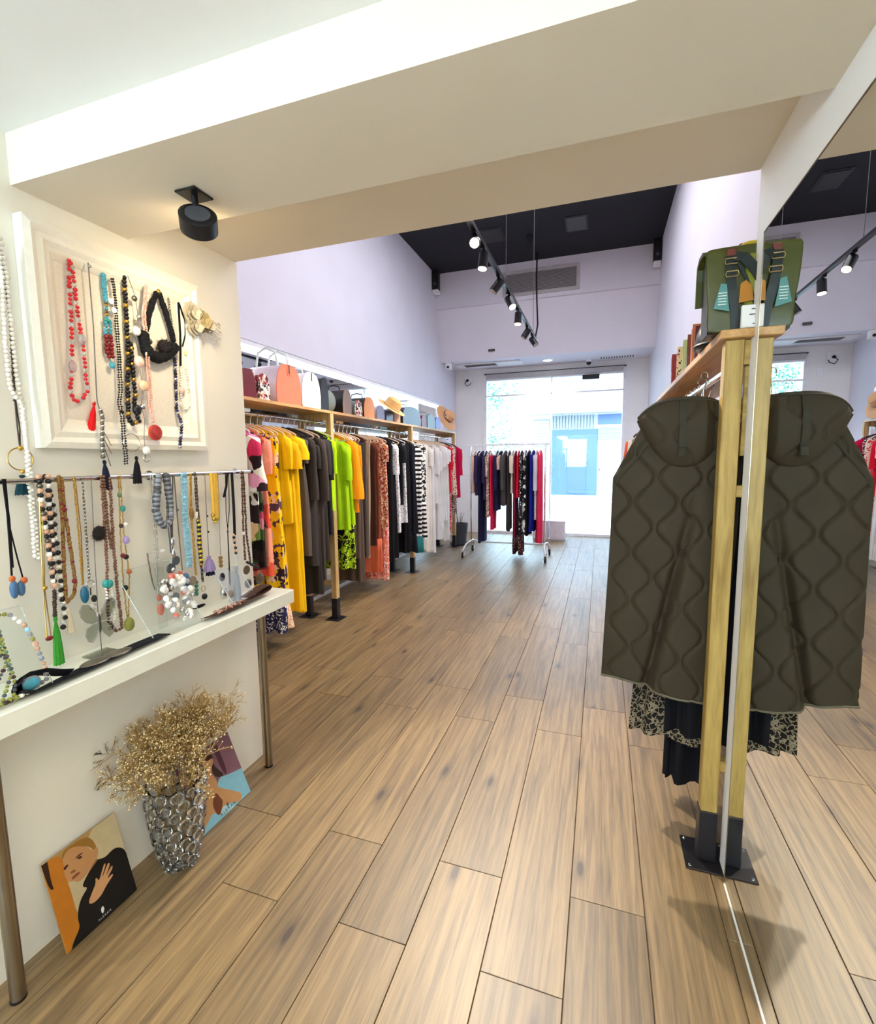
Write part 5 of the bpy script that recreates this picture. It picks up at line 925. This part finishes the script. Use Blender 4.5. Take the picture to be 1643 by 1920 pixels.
  [('c', 'yellowfab', 0.007, [(1.581, 1.451), (1.582, 1.375), (1.583, 1.26)]), ('c', 'yellowfab', 0.007, [(1.595, 1.45), (1.596, 1.374), (1.593, 1.258)]),
   ('c', 'yellowfab', 0.006, [(1.608, 1.45), (1.608, 1.373), (1.601, 1.257)]), ('b', 'gold,yellowb', (0.009, 0.01), [(1.578, 1.276), (1.588, 1.247), (1.602, 1.269)])]),
 ('chain_necklace', 'fine chain necklace with brown beads and a silver owl', -1.542,
  [('c', 'pewter', 0.0013, [(1.623, 1.451), (1.615, 1.248), (1.611, 1.098)]), ('b', 'bronze', (0.01, 0.017), [(1.61, 1.086), (1.608, 1.039)]), ('e', 'black', (0.013, 0.019), [(1.609, 1.002)]),
   ('e', 'silver', (0.017, 0.026), [(1.612, 0.931)])]),
 ('cord_necklace', 'thin black cord necklace with tied bow and small charm', -1.54,
  [('c', 'blackfab', 0.005, [(1.675, 1.449), (1.666, 1.393), (1.647, 1.345)]), ('c', 'blackfab', 0.0016, [(1.664, 1.45), (1.655, 1.275), (1.659, 1.194), (1.655, 0.95)]),
   ('c', 'blackfab', 0.0016, [(1.684, 1.449), (1.675, 1.288), (1.657, 1.194), (1.651, 0.96)]), ('r', 'silver', 0.006, [(1.657, 1.193)]), ('e', 'bronze', (0.014, 0.018), [(1.65, 0.915)])]),
 ('ribbon_necklace', 'wide black ribbon necklace with long grey silk tassel', -1.536,
  [('c', 'blackfab', 0.006, [(1.698, 1.45), (1.698, 1.302), (1.694, 1.173)]), ('b', 'peachs,black', (0.007, 0.012), [(1.688, 1.174), (1.697, 1.09)]), ('c', 'silver', 0.0015, [(1.697, 1.09), (1.692, 1.025)]),
   ('t', 'greyfab', 0.02, [(1.692, 1.033), (1.687, 0.874)])]),
 ('chain_necklace', 'copper link chain necklace with two dark round lenses', -1.532,
  [('b', 'copper,dbrown', (0.0055, 0.0085), [(1.753, 1.452), (1.75, 1.322), (1.744, 1.165), (1.747, 1.047)]), ('b', 'copper,dbrown', (0.0055, 0.0085), [(1.764, 1.451), (1.765, 1.304), (1.763, 1.162), (1.781, 1.022)]),
   ('b', 'black', (0.008, 0.012), [(1.758, 1.036), (1.829, 0.994)]), ('d', 'lens', 0.021, [(1.748, 1.002)]), ('d', 'lens', 0.028, [(1.833, 0.94)]), ('e', 'pewter', (0.018, 0.022), [(1.753, 0.938)]),
   ('x', 'white', (0.018, 0.014), [(1.739, 1.174)])])]
def walk(pts, step):
    P = [Vector((0, a, b_)) for a, b_ in pts]; out = []; rem = 0
    for a, b_ in zip(P, P[1:]):
        L = (b_-a).length; d = rem
        while d < L: out.append(a+(b_-a)*(d/L)); d += step
        rem = d-L
    return out
def dense(pts): q = [(p.y, p.z) for p in walk(pts, .02)]; return q+[tuple(pts[-1])]
def nx(X, y, z):      # strands on the frame board swing out over its moulding
    if not (-1.58 < X < -1.5565 and .96 < y < 1.62): return X
    f = max(0, min(1, (1.70-z)/.055)) if z < 1.8 else 0
    return X+(max(X, -1.549+(X+1.578)*.3)-X)*f
def tassel(a, b_, r, x):
    a = Vector((x, *a)); b_ = Vector((x, *b_)); d = b_-a; rings = []; n = 18
    for t, q in ((0, .15), (.04, .42), (.10, .46), (.14, .28), (.18, .34), (.35, .62), (.6, .82), (.85, .96), (1, 1.0)):
        rings.append([(x+.7*r*q*math.cos(2*PI*j/n)*(1+.16*(j % 2)*(t > .2)), a.y+d.y*t+r*q*math.sin(2*PI*j/n)*(1+.16*(j % 2)*(t > .2)), a.z+d.z*t-(.003 if t == 1 and j % 2 else 0)) for j in range(n)])
    return MB().loft(rings)
for i, (nm, lab, X, parts) in enumerate(NECK):
    zt = max(p[1] for q in parts for p in q[3]); yt = parts[0][3][0][0]
    t = thing(nm, lab, 'necklace', (X, yt, zt), 'necklaces displayed on the wall')
    for q in parts:
        k, m, sz, pts = q[:4]; ms = m.split(',')
        X0 = X
        if k in 'edrtx': X = nx(X, *pts[0])
        if k == 'c': obj('cord', MB().tube([(nx(X, a, b_), a, b_) for a, b_ in (dense(pts) if X < -1.5565 else pts)], sz, 6), ms, t, True)
        elif k == 'b':
            mb = MB(); un_ = list(dict.fromkeys(ms)); rn = random.Random(i*7+1)
            for j, p in enumerate(walk(pts, sz[1])):
                r = sz[0]*rn.uniform(.88, 1.1); mb.ell((nx(X, p.y, p.z)+rn.uniform(-.0015, .0015), p.y+rn.uniform(-.0006, .0006), p.z), r, r, r*.95, 7, 5, un_.index(ms[j % len(ms)]))
            obj('bead_strand', mb, un_, t, True, kind='stuff'); obj('thread', MB().tube([(nx(X, a, b_), a, b_) for a, b_ in dense(pts)], .0008, 4), 'cordg', t)
        elif k == 'e':
            (a, b_) = pts[0]; mb = MB(); mb.ell((X+.004, a, b_), min(sz)*.75, sz[0], sz[1], 14, 9)
            if m == 'fur':
                rn = random.Random(i)
                for _ in range(260):
                    v = Vector((rn.gauss(0, 1), rn.gauss(0, 1), rn.gauss(0, 1))).normalized(); c = Vector((X+.004, a, b_)); s0 = Vector((v.x*sz[0]*.7, v.y*sz[0]*.9, v.z*sz[1]*.9)); o2 = v.cross(Vector((.3, .5, .8))).normalized()*.0012
                    mb.add([c+s0-o2, c+s0+o2, c+s0*1.35+v*.004], [(0, 1, 2)])
            obj('pendant', mb, ms, t, True)
        elif k == 'd':
            (a, b_) = pts[0]; mb = MB().tube([(X+.002, a, b_), (X+.0045, a, b_), (X+.006, a, b_)], [sz, sz, sz*.93], 24); obj('disc', mb, ms, t, True)
            if m == 'reddisc':
                for rr2 in (.3, .55, .78): obj('disc_ring', MB().torus((X+.0063, a, b_), sz*rr2, .0009, 0, 24, 4), 'dred', t)
        elif k == 'r': (a, b_) = pts[0]; obj('ring', MB().torus((X+.001, a, b_), sz, max(.0013, sz*.055), 0, 26, 6), ms, t, True)
        elif k == 't': obj('tassel', tassel(pts[0], pts[-1], sz, X), ms, t, True)
        elif k == 'x': (a, b_) = pts[0]; obj('price_tag', MB().box(X+.006, X+.0068, a-sz[0]/2, a+sz[0]/2, b_-sz[1]/2, b_+sz[1]/2), ms, t)
        X = X0
# acrylic stands with necklaces on the table top
TT = .8765
def stand(label, ya, yb, xt, zt, xb, skew=0):
    t = thing('acrylic_stand', label, 'display stand', (xb, (ya+yb)/2, TT), 'clear acrylic stands'); th = .003
    A = [(xb, ya, TT+.001), (xb, yb, TT+.001), (xt, yb+skew, zt), (xt, ya+skew, zt)]; n = Vector((.0028, 0, .0015))
    obj('sheet', MB().add(A+[tuple(Vector(p)+n) for p in A], [(0, 1, 2, 3), (7, 6, 5, 4), (0, 4, 5, 1), (1, 5, 6, 2), (2, 6, 7, 3), (3, 7, 4, 0)]), 'acrylic', t)
    obj('edge', MB().tube([A[0], A[3]], .0016, 6).tube([A[1], A[2]], .0016, 6).tube([A[3], A[2]], .0012, 6), 'acrylic_edge', t)
    obj('prop', MB().box(xt-.002, xt+.001, (ya+yb)/2-.02, (ya+yb)/2+.02, TT+.001, zt-.02), 'acrylic', t)
    return t
stand('clear acrylic stand with layered green bead necklace at left', .62, .86, -1.545, 1.10, -1.44)
stand('clear acrylic stand carrying the pearl cluster necklace', 1.20, 1.42, -1.545, 1.13, -1.46, -.06)
stand('clear acrylic stand beside the brown belt under the round lenses', 1.60, 1.74, -1.545, 1.03, -1.47, -.03)
def onst(y, z, lift=.01, xb=-1.44, zt=1.10): f = (z-TT)/(zt-TT); return Vector((xb+(-1.545-xb)*f+lift, y, z))
nk = thing('layered_necklace', 'layered green bead necklace with turquoise stone on left acrylic stand', 'necklace', tuple(onst(.75, 1.09)))
rn = random.Random(11)
def strand3(pts, r, step, ms, xb, zt, par, lift=.008):
    mb = MB(); un_ = list(dict.fromkeys(ms)); 
    for j, p in enumerate(walk(pts, step)):
        q = onst(p.y, max(p.z, TT+.012), lift, xb, zt); rr2 = r*rn.uniform(.85, 1.15); mb.ell(q, rr2, rr2, rr2, 7, 5, un_.index(ms[rn.randrange(len(ms))]))
    obj('bead_strand', mb, un_, par, True, kind='stuff')
for k_ in range(4):
    d = .045*k_; strand3([(.64, 1.02-d*.3), (.66, .965-d), (.69, .945-d*1.0), (.73, .965-d*.9), (.775, 1.0-d*.6), (.785, 1.06)], .0052, .0105, ['olive', 'green', 'slate', 'dbrown'], -1.44, 1.10, nk, .008+.002*k_)
strand3([(.785, 1.095), (.82, 1.09), (.845, 1.05), (.852, 1.0), (.852, .94), (.845, .905), (.80, .892), (.74, .889)], .0068, .0135, ['greystone', 'sky', 'peachs', 'olive', 'pearl'], -1.44, 1.10, nk, .012)
q = onst(.80, .912, .025); obj('stone', MB().ell(q, .008, .022, .018, 14, 9), 'turq', nk, True); obj('stone_rim', MB().torus(q, .0225, .003, 0, 20, 6, ry=.82), 'greystone', nk, True)
nk = thing('pearl_cluster_necklace', 'white pearl and crystal cluster necklace with coral pieces on acrylic stand', 'necklace', tuple(onst(1.3, 1.09, .01, -1.46, 1.13)))
for nm, cnt, ms, r in (('pearl_cluster', 34, ['pearl', 'white'], .011), ('crystal_cluster', 22, ['clear', 'silver'], .010), ('coral_cluster', 5, ['coral', 'greystone'], .012)):
    mb = MB()
    for _ in range(cnt):
        a = rn.random()*2*PI; R = .03+.05*rn.random(); q = onst(1.335+R*.8*math.cos(a), 1.0+R*1.25*math.sin(a), .012+rn.random()*.012, -1.46, 1.13); rr2 = r*rn.uniform(.7, 1.15); mb.ell(q, rr2, rr2, rr2*1.1, 9, 6, rn.randrange(2))
    obj(nm, mb, ms, nk, True, kind='stuff')
# acrylic butterfly and block
bt = thing('butterfly_ornament', 'clear acrylic butterfly on a wire stand among the necklaces', 'ornament', (-1.53, 1.06, TT)); glassmat('smoke_glass', '#dfe1da', .08, .1)
for s in (-1, 1):
    up_w = [(.003, .99), (.012, 1.025), (.030, 1.052), (.048, 1.056), (.058, 1.040), (.055, 1.018), (.042, .998), (.022, .988)]; lo_w = [(.003, .985), (.022, .984), (.040, .976), (.047, .955), (.040, .935), (.027, .928), (.014, .945), (.006, .962)]
    for pg in (up_w, lo_w): obj('wing', MB().prism([(1.06+s*a_, z_) for a_, z_ in pg], 0, -1.527, -1.523), 'smoke_glass', bt); obj('wing_rim', MB().tube([(-1.5225, 1.06+s*a_, z_) for a_, z_ in pg], .0011, 5, 0, True), 'greystone', bt)
obj('body', MB().ell((-1.523, 1.06, .985), .004, .005, .035), 'pewter', bt, True); obj('wire_stem', MB().tube([(-1.526, 1.06, .96), (-1.526, 1.06, TT+.006)], .0015, 6), 'pewter', bt); obj('base', MB().bbox(-1.56, -1.49, 1.02, 1.10, TT+.0005, TT+.006, .001), 'smoke_glass', bt)
# belts
fabric('belt_navy', 'plain', ['#121420'], 40); simple('belt_brown', '#4a2818', .6); simple('buckle_horn', '#6d6658', .3, .3, .3, 30)
def belt(name, label, path, width, mat, tilt, loc):
    t = thing(name, label, 'belt', loc); rings = []
    for i, p in enumerate(path):
        p = Vector(p); u = Vector((math.cos(tilt[i]), 0, math.sin(tilt[i])))*width/2; nrm = Vector((-math.sin(tilt[i]), 0, math.cos(tilt[i])))*.0016
        rings.append([p-u-nrm, p+u-nrm, p+u+nrm, p-u+nrm])
    obj('strap', MB().loft(rings), mat, t, True); return t
bl = belt('velvet_belt', 'navy black velvet belt with horn coloured double buckle on the table', [(-1.445, .785, .930), (-1.44, .772, .915), (-1.438, .772, .895), (-1.44, .80, .884), (-1.445, .86, .884), (-1.45, .95, .886), (-1.458, 1.05, .888), (-1.465, 1.15, .888), (-1.47, 1.22, .886), (-1.472, 1.25, .884)], .055, 'belt_navy', [.5, .6, .6, .45, .3, .15, .1, .1, .1, .1], (-1.45, 1.0, TT))
obj('end_loop', MB().loft([[(-1.445-.02*math.cos(.6), y, z-.02*.6), (-1.445+.02*.8, y, z+.02*.6), (-1.445+.02*.8, y, z+.003+.02*.6), (-1.445-.02*.8, y, z+.003-.012)] for y, z in ((.775, .925), (.80, .932), (.84, .925), (.88, .905), (.91, .893))]), 'belt_navy', bl, True)
for y in (.985, 1.055): obj('buckle', MB().ell((-1.448, y, .895), .026, .046, .006, 18, 8), 'buckle_horn', bl, True)
bl = belt('leather_belt', 'brown leather belt with copper bead ornament beside the pearl necklace', [(-1.452, 1.42, .890), (-1.448, 1.46, .888), (-1.45, 1.52, .888), (-1.455, 1.60, .889), (-1.462, 1.68, .890), (-1.468, 1.75, .893), (-1.47, 1.80, .900), (-1.47, 1.815, .912), (-1.47, 1.805, .922), (-1.472, 1.77, .922), (-1.475, 1.72, .912), (-1.478, 1.67, .900)], .05, 'belt_brown', [.3, .2, .15, .15, .15, .1, .05, 0, 0, 0, .05, .1], (-1.46, 1.6, TT))
mb = MB(); rn = random.Random(4)
for _ in range(150): a, c = rn.random(), rn.uniform(-1, 1); mb.ell((-1.450+c*.016-.006*a, 1.47+a*.17, .894+.003*rn.random()), .004, .0045, .004, 6, 4, rn.randrange(2))
obj('copper_beading', mb, ['copper', 'rosegold'], bl, True, kind='stuff')
# ================================================================== vase with dried flowers
VX, VY = -1.462, 1.238
vs = thing('glass_vase', 'clear glass vase with bubble relief standing on the floor', 'vase', (VX, VY, 0))
VP = [(.050, 0.001), (.058, .012), (.074, .09), (.088, .18), (.095, .26), (.097, .335)]
def vr(z):
    for (r0_, z0_), (r1_, z1_) in zip(VP, VP[1:]):
        if z0_ <= z <= z1_: return r0_+(r1_-r0_)*(z-z0_)/(z1_-z0_)
    return .097
inn = [(r-.006, z) for r, z in VP[1:]][::-1]
rings = [[(VX+r*math.cos(2*PI*j/40), VY+r*math.sin(2*PI*j/40), z+(.007*math.sin(9*2*PI*j/40) if z > .33 else 0)) for j in range(40)] for r, z in VP+inn+[(.045, .013)]]
obj('vessel', MB().loft(rings), 'vase_glass', vs, True)
bm_ = mesh(MB().ell((0, 0, 0), .5, 1, 1, 14, 8), 'bubble', 'vase_glass', True); rn = random.Random(9)
row = 0; z = .018
while z < .33:
    rr2 = .0135+.008*min(1, z/.2); R = vr(z); n = int(2*PI*R/(rr2*2.15)); 
    for j in range(n):
        a = 2*PI*(j+.5*(row % 2))/n+rn.uniform(-.05, .05); s = rr2*rn.uniform(.75, 1.12)
        o = bpy.data.objects.new('bubble', bm_); COL.objects.link(o); o.parent = vs; o.location = ((R+.0025)*math.cos(a), (R+.0025)*math.sin(a), z+rn.uniform(-.004, .004)); o.rotation_euler = (0, 0, a); o.scale = (s, s, s)
    z += rr2*1.8; row += 1
simple('dry_stem', '#9a7a44', .8); simple('dry_bloom', '#cfb47e', .8, var=.25, scale=90); simple('dry_bloom_pale', '#eadcb2', .7, var=.1)
df = thing('dried_flowers', 'bunch of dried golden baby breath flowers in the bubble vase', 'dried flowers', (VX, VY, .04)); rn = random.Random(21); sm_ = MB(); bl_ = MB()
def bloom(p):
    r = rn.uniform(.0016, .0036); bl_.add([p+Vector(v)*r for v in ((1, 0, 0), (-1, 0, 0), (0, 1, 0), (0, -1, 0), (0, 0, 1), (0, 0, -1))], [(0, 2, 4), (2, 1, 4), (1, 3, 4), (3, 0, 4), (2, 0, 5), (1, 2, 5), (3, 1, 5), (0, 3, 5)], 1 if rn.random() < .3 else 0)
def branch(p, d, L, depth):
    d = Vector(d).normalized(); q = p+d*L; mid = (p+q)/2+Vector((rn.gauss(0, .06), rn.gauss(0, .06), rn.gauss(0, .04)))*L; sm_.tube([p, mid, q], [.0011, .0009, .0007] if depth else [.0016, .0013, .0010], 3)
    if depth >= 3: bloom(q); return
    for _ in range((6, 5, 4)[depth]):
        e = (d+Vector((rn.gauss(0, .55), rn.gauss(0, .55), rn.gauss(.08, .42)))).normalized(); branch(p+(q-p)*rn.uniform(.55, 1), e, L*rn.uniform(.38, .58), depth+1)
for i in range(46):
    a = rn.random()*2*PI; sp = abs(rn.gauss(0, .42)); p0 = Vector((VX+.03*math.cos(a), VY+.03*math.sin(a), .05)); p1 = Vector((VX+.06*math.cos(a)*min(1, sp), VY+.07*math.sin(a), .30))
    sm_.tube([p0, p1], .0015, 4); d = Vector((.45*sp*math.cos(a)+.05, 1.0*sp*math.sin(a)-.03, 1)); 
    if p1.x+d.x*.25 < -1.57: d.x = .05
    branch(p1, d, rn.uniform(.10, .215), 0)
for k_ in range(len(bl_.v)): bl_.v[k_] = (max(bl_.v[k_][0], -1.595), *bl_.v[k_][1:])
for k_ in range(len(sm_.v)): sm_.v[k_] = (max(sm_.v[k_][0], -1.598), *sm_.v[k_][1:])
obj('stems', sm_, 'dry_stem', df, kind='stuff'); obj('blossoms', bl_, ['dry_bloom', 'dry_bloom_pale'], df, kind='stuff')
# ================================================================== posters
for k, h in (('p_tan', '#b08a4e'), ('p_cream', '#c9b48c'), ('p_orange', '#c0741c'), ('p_brown', '#2e1a10'), ('p_hair', '#9a6c2a'), ('p_skin', '#c08a58'), ('p_shade', '#8d5a34'), ('p_dark', '#4a2a1a'), ('p_lip', '#8f4a38'), ('p_black', '#0c0b0d'), ('p_skin2', '#cd9664'), ('p_white', '#e8e6df'), ('p_mauve', '#7c5660'), ('p_maroon', '#4a2730'), ('p_hair2', '#352016'), ('p_blue', '#7fb4c4'), ('p_skin3', '#b98a5c'), ('p_lip2', '#9a4c40'), ('p_shade2', '#6d3a22'), ('p_lblue', '#a5cfd6'), ('p_ink', '#1d3448'), ('board_edge', '#b08a58')): simple(k, h, .45, var=.05, scale=30)
POSTER1 = [('p_tan', [(0.0, 1.0), (1.0, 1.0), (1.0, 0.0), (0.0, 0.0)]), ('p_cream', [(0.675, 0.997), (1.0, 1.0), (1.0, 0.488), (0.627, 0.652), (0.509, 0.586), (0.426, 0.453), (0.221, 0.213), (0.229, 0.572), (0.219, 0.673)]),
 ('p_orange', [(0.0, 1.0), (0.252, 0.991), (0.215, 0.657), (0.229, 0.572), (0.221, 0.213), (0.229, 0.149), (0.086, 0.002), (0.0, 0.0)]),
 ('p_brown', [(0.0, 1.0), (0.075, 0.996), (0.054, 0.779), (0.063, 0.681), (0.012, 0.723)]),
 ('p_hair', [(0.262, 0.985), (0.333, 0.991), (0.497, 0.981), (0.599, 0.943), (0.641, 0.86), (0.657, 0.772), (0.615, 0.757), (0.573, 0.841), (0.447, 0.924), (0.351, 0.97), (0.276, 0.949), (0.223, 0.897)]),
 ('p_skin',
  [(0.233, 0.891), (0.276, 0.949), (0.351, 0.97), (0.448, 0.928), (0.551, 0.853), (0.604, 0.764), (0.661, 0.789), (0.667, 0.736), (0.641, 0.683), (0.608, 0.653), (0.518, 0.62), (0.433, 0.576), (0.334, 0.571),
   (0.289, 0.628), (0.245, 0.638), (0.213, 0.696), (0.211, 0.782), (0.234, 0.805)]),
 ('p_shade', [(0.518, 0.62), (0.631, 0.669), (0.632, 0.619), (0.454, 0.562), (0.427, 0.555)]), ('p_dark', [(0.355, 0.821), (0.415, 0.847), (0.496, 0.828), (0.457, 0.822), (0.386, 0.826)]),
 ('p_dark', [(0.385, 0.822), (0.433, 0.822), (0.468, 0.791), (0.424, 0.784)]), ('p_dark', [(0.212, 0.819), (0.259, 0.833), (0.29, 0.818), (0.249, 0.796), (0.225, 0.792)]),
 ('p_shade', [(0.269, 0.736), (0.339, 0.731), (0.343, 0.7), (0.286, 0.707)]), ('p_lip', [(0.27, 0.669), (0.338, 0.679), (0.395, 0.667), (0.365, 0.647), (0.305, 0.643), (0.276, 0.646)]),
 ('p_black',
  [(0.626, 0.647), (0.719, 0.606), (0.831, 0.629), (0.909, 0.612), (0.977, 0.553), (1.0, 0.483), (1.0, 0.268), (1.0, 0.0), (0.051, 0.0), (0.103, 0.067), (0.215, 0.14), (0.208, 0.232), (0.252, 0.336), (0.318, 0.408),
   (0.426, 0.453), (0.353, 0.501), (0.416, 0.557), (0.514, 0.603), (0.596, 0.631)]),
 ('p_skin2',
  [(0.37, 0.3), (0.456, 0.375), (0.519, 0.423), (0.535, 0.487), (0.559, 0.456), (0.563, 0.424), (0.606, 0.466), (0.679, 0.55), (0.705, 0.549), (0.689, 0.514), (0.612, 0.437), (0.639, 0.445), (0.733, 0.532),
   (0.755, 0.513), (0.733, 0.477), (0.642, 0.403), (0.765, 0.472), (0.781, 0.457), (0.761, 0.429), (0.654, 0.375), (0.75, 0.385), (0.76, 0.363), (0.634, 0.318), (0.556, 0.269), (0.476, 0.253), (0.409, 0.26)]),
 ('p_white', [(0.5, 0.147), (0.523, 0.136), (0.522, 0.091), (0.5, 0.071), (0.487, 0.105)])]
POSTER2 = [('p_mauve', [(0.0, 1.0), (1.0, 1.0), (1.0, 0.0), (0.0, 0.0)]), ('p_maroon', [(0.654, 1.0), (0.741, 0.996), (0.755, 0.479), (0.67, 0.484)]),
 ('p_hair2',
  [(0.051, 0.998), (0.207, 0.994), (0.495, 0.992), (0.598, 0.886), (0.609, 0.811), (0.575, 0.73), (0.598, 0.651), (0.696, 0.472), (0.54, 0.526), (0.512, 0.639), (0.535, 0.799), (0.362, 0.892), (0.198, 0.947)]),
 ('p_blue', [(0.54, 0.526), (0.747, 0.449), (0.997, 0.391), (1.0, 0.0), (0.0, 0.0), (0.034, 0.235), (0.18, 0.467), (0.291, 0.26), (0.393, 0.134)]),
 ('p_skin3',
  [(0.074, 0.984), (0.198, 0.947), (0.362, 0.892), (0.51, 0.811), (0.596, 0.816), (0.595, 0.756), (0.526, 0.701), (0.492, 0.615), (0.535, 0.504), (0.512, 0.408), (0.544, 0.369), (0.827, 0.107), (0.836, 0.038),
   (0.762, 0.0), (0.502, 0.143), (0.371, 0.039), (0.311, 0.174), (0.138, 0.081), (0.017, 0.027), (0.0, 0.124), (0.085, 0.246), (0.217, 0.334), (0.186, 0.496), (0.151, 0.639), (0.088, 0.78)]),
 ('p_dark', [(0.283, 0.775), (0.381, 0.79), (0.433, 0.78), (0.386, 0.754), (0.304, 0.749)]), ('p_shade', [(0.248, 0.733), (0.285, 0.659), (0.341, 0.609), (0.243, 0.645)]),
 ('p_lip2', [(0.205, 0.59), (0.338, 0.594), (0.364, 0.59), (0.304, 0.561), (0.225, 0.561)]), ('p_shade2', [(0.333, 0.271), (0.451, 0.38), (0.486, 0.244), (0.514, 0.192), (0.371, 0.039), (0.331, 0.149)]),
 ('p_lblue', [(0.476, 0.148), (0.663, 0.026), (0.626, 0.0), (0.368, 0.026)])]
def poster(label, yA, yB, xb, xt, h, polys, txt, tu, tv, tm, emblem):
    t = thing('poster_board', label, 'poster', (xb, (yA+yB)/2, 0)); up_ = Vector((xt-xb, 0, h)); ax = Vector((0, yB-yA, 0)); nrm = ax.cross(up_).normalized(); nrm = nrm if nrm.x > 0 else -nrm; O = Vector((xb, yA, .0008))
    def at(u, v, l=0): return O+ax*u+up_*v+nrm*l
    b0 = [at(u, v) for u, v in ((0, 0), (1, 0), (1, 1), (0, 1))]; b1 = [p+nrm*.004 for p in b0]
    obj('board', MB().add(b0+b1, [(3, 2, 1, 0), (4, 5, 6, 7), (0, 1, 5, 4), (1, 2, 6, 5), (2, 3, 7, 6), (3, 0, 4, 7)]), 'board_edge', t)
    mb = MB(); ms = list(dict.fromkeys(m for m, _ in polys))
    def sm(pts):
        for _ in range(2):
            q = []; n = len(pts)
            for k_ in range(n):
                p, p0, p1 = pts[k_], pts[k_-1], pts[(k_+1) % n]
                if min(p[0], p[1]) <= .004 or max(p[0], p[1]) >= .996: q.append(p)
                else: q.append((p[0]*.75+p0[0]*.25, p[1]*.75+p0[1]*.25)); q.append((p[0]*.75+p1[0]*.25, p[1]*.75+p1[1]*.25))
            pts = q
        return pts
    polys = [(m, sm(p)) for m, p in polys]
    for i, (m, pts) in enumerate(polys): mb.add([at(u, v, .0043+.00012*i) for u, v in pts], [tuple(range(len(pts)))], ms.index(m))
    pr_ = obj('printed_portrait', mb, ms, t)
    cu = bpy.data.curves.new('lettering', 'FONT'); cu.body = txt; cu.size = 1; cu.space_character = 1.35; to = bpy.data.objects.new('tmp', cu); COL.objects.link(to); bpy.context.view_layer.update()
    me = bpy.data.meshes.new_from_object(to.evaluated_get(bpy.context.evaluated_depsgraph_get())); bpy.data.objects.remove(to)
    xs = [v.co.x for v in me.vertices]; wd = max(xs)-min(xs); sc = (tu[1]-tu[0])/wd; asp = ax.length/up_.length; lo = Vector(t.location)
    for v in me.vertices: v.co = at(tu[0]+(v.co.x-min(xs))*sc, tv+v.co.y*sc*asp, .0068)-lo
    me.materials.append(MATS[tm]); o = bpy.data.objects.new('lettering', me); COL.objects.link(o); o.parent = t
    eu, ev, er = emblem; m2 = MB()
    for k_ in range(3): m2.tube([at(eu+er*.5*math.cos(a)*(1-.28*k_), ev+er*math.sin(a)*(1-.28*k_), .0068) for a in [2*PI*i/14 for i in range(14)]], .0005, 4, 0, True)
    obj('emblem', m2, tm, t)
poster('poster of a model in black jacket, hand raised, leaning by the wall', .862, 1.095, -1.515, -1.592, .275, POSTER1, 'ALEXAN', (.425, .605), .035, 'p_white', (.515, .12, .03))
poster('poster of a brunette model in pale blue shirt behind the vase', 1.345, 1.612+.02, -1.478, -1.590, .268, POSTER2, 'ALEXAN', (.39, .68), .03, 'p_ink', (.55, .105, .03))
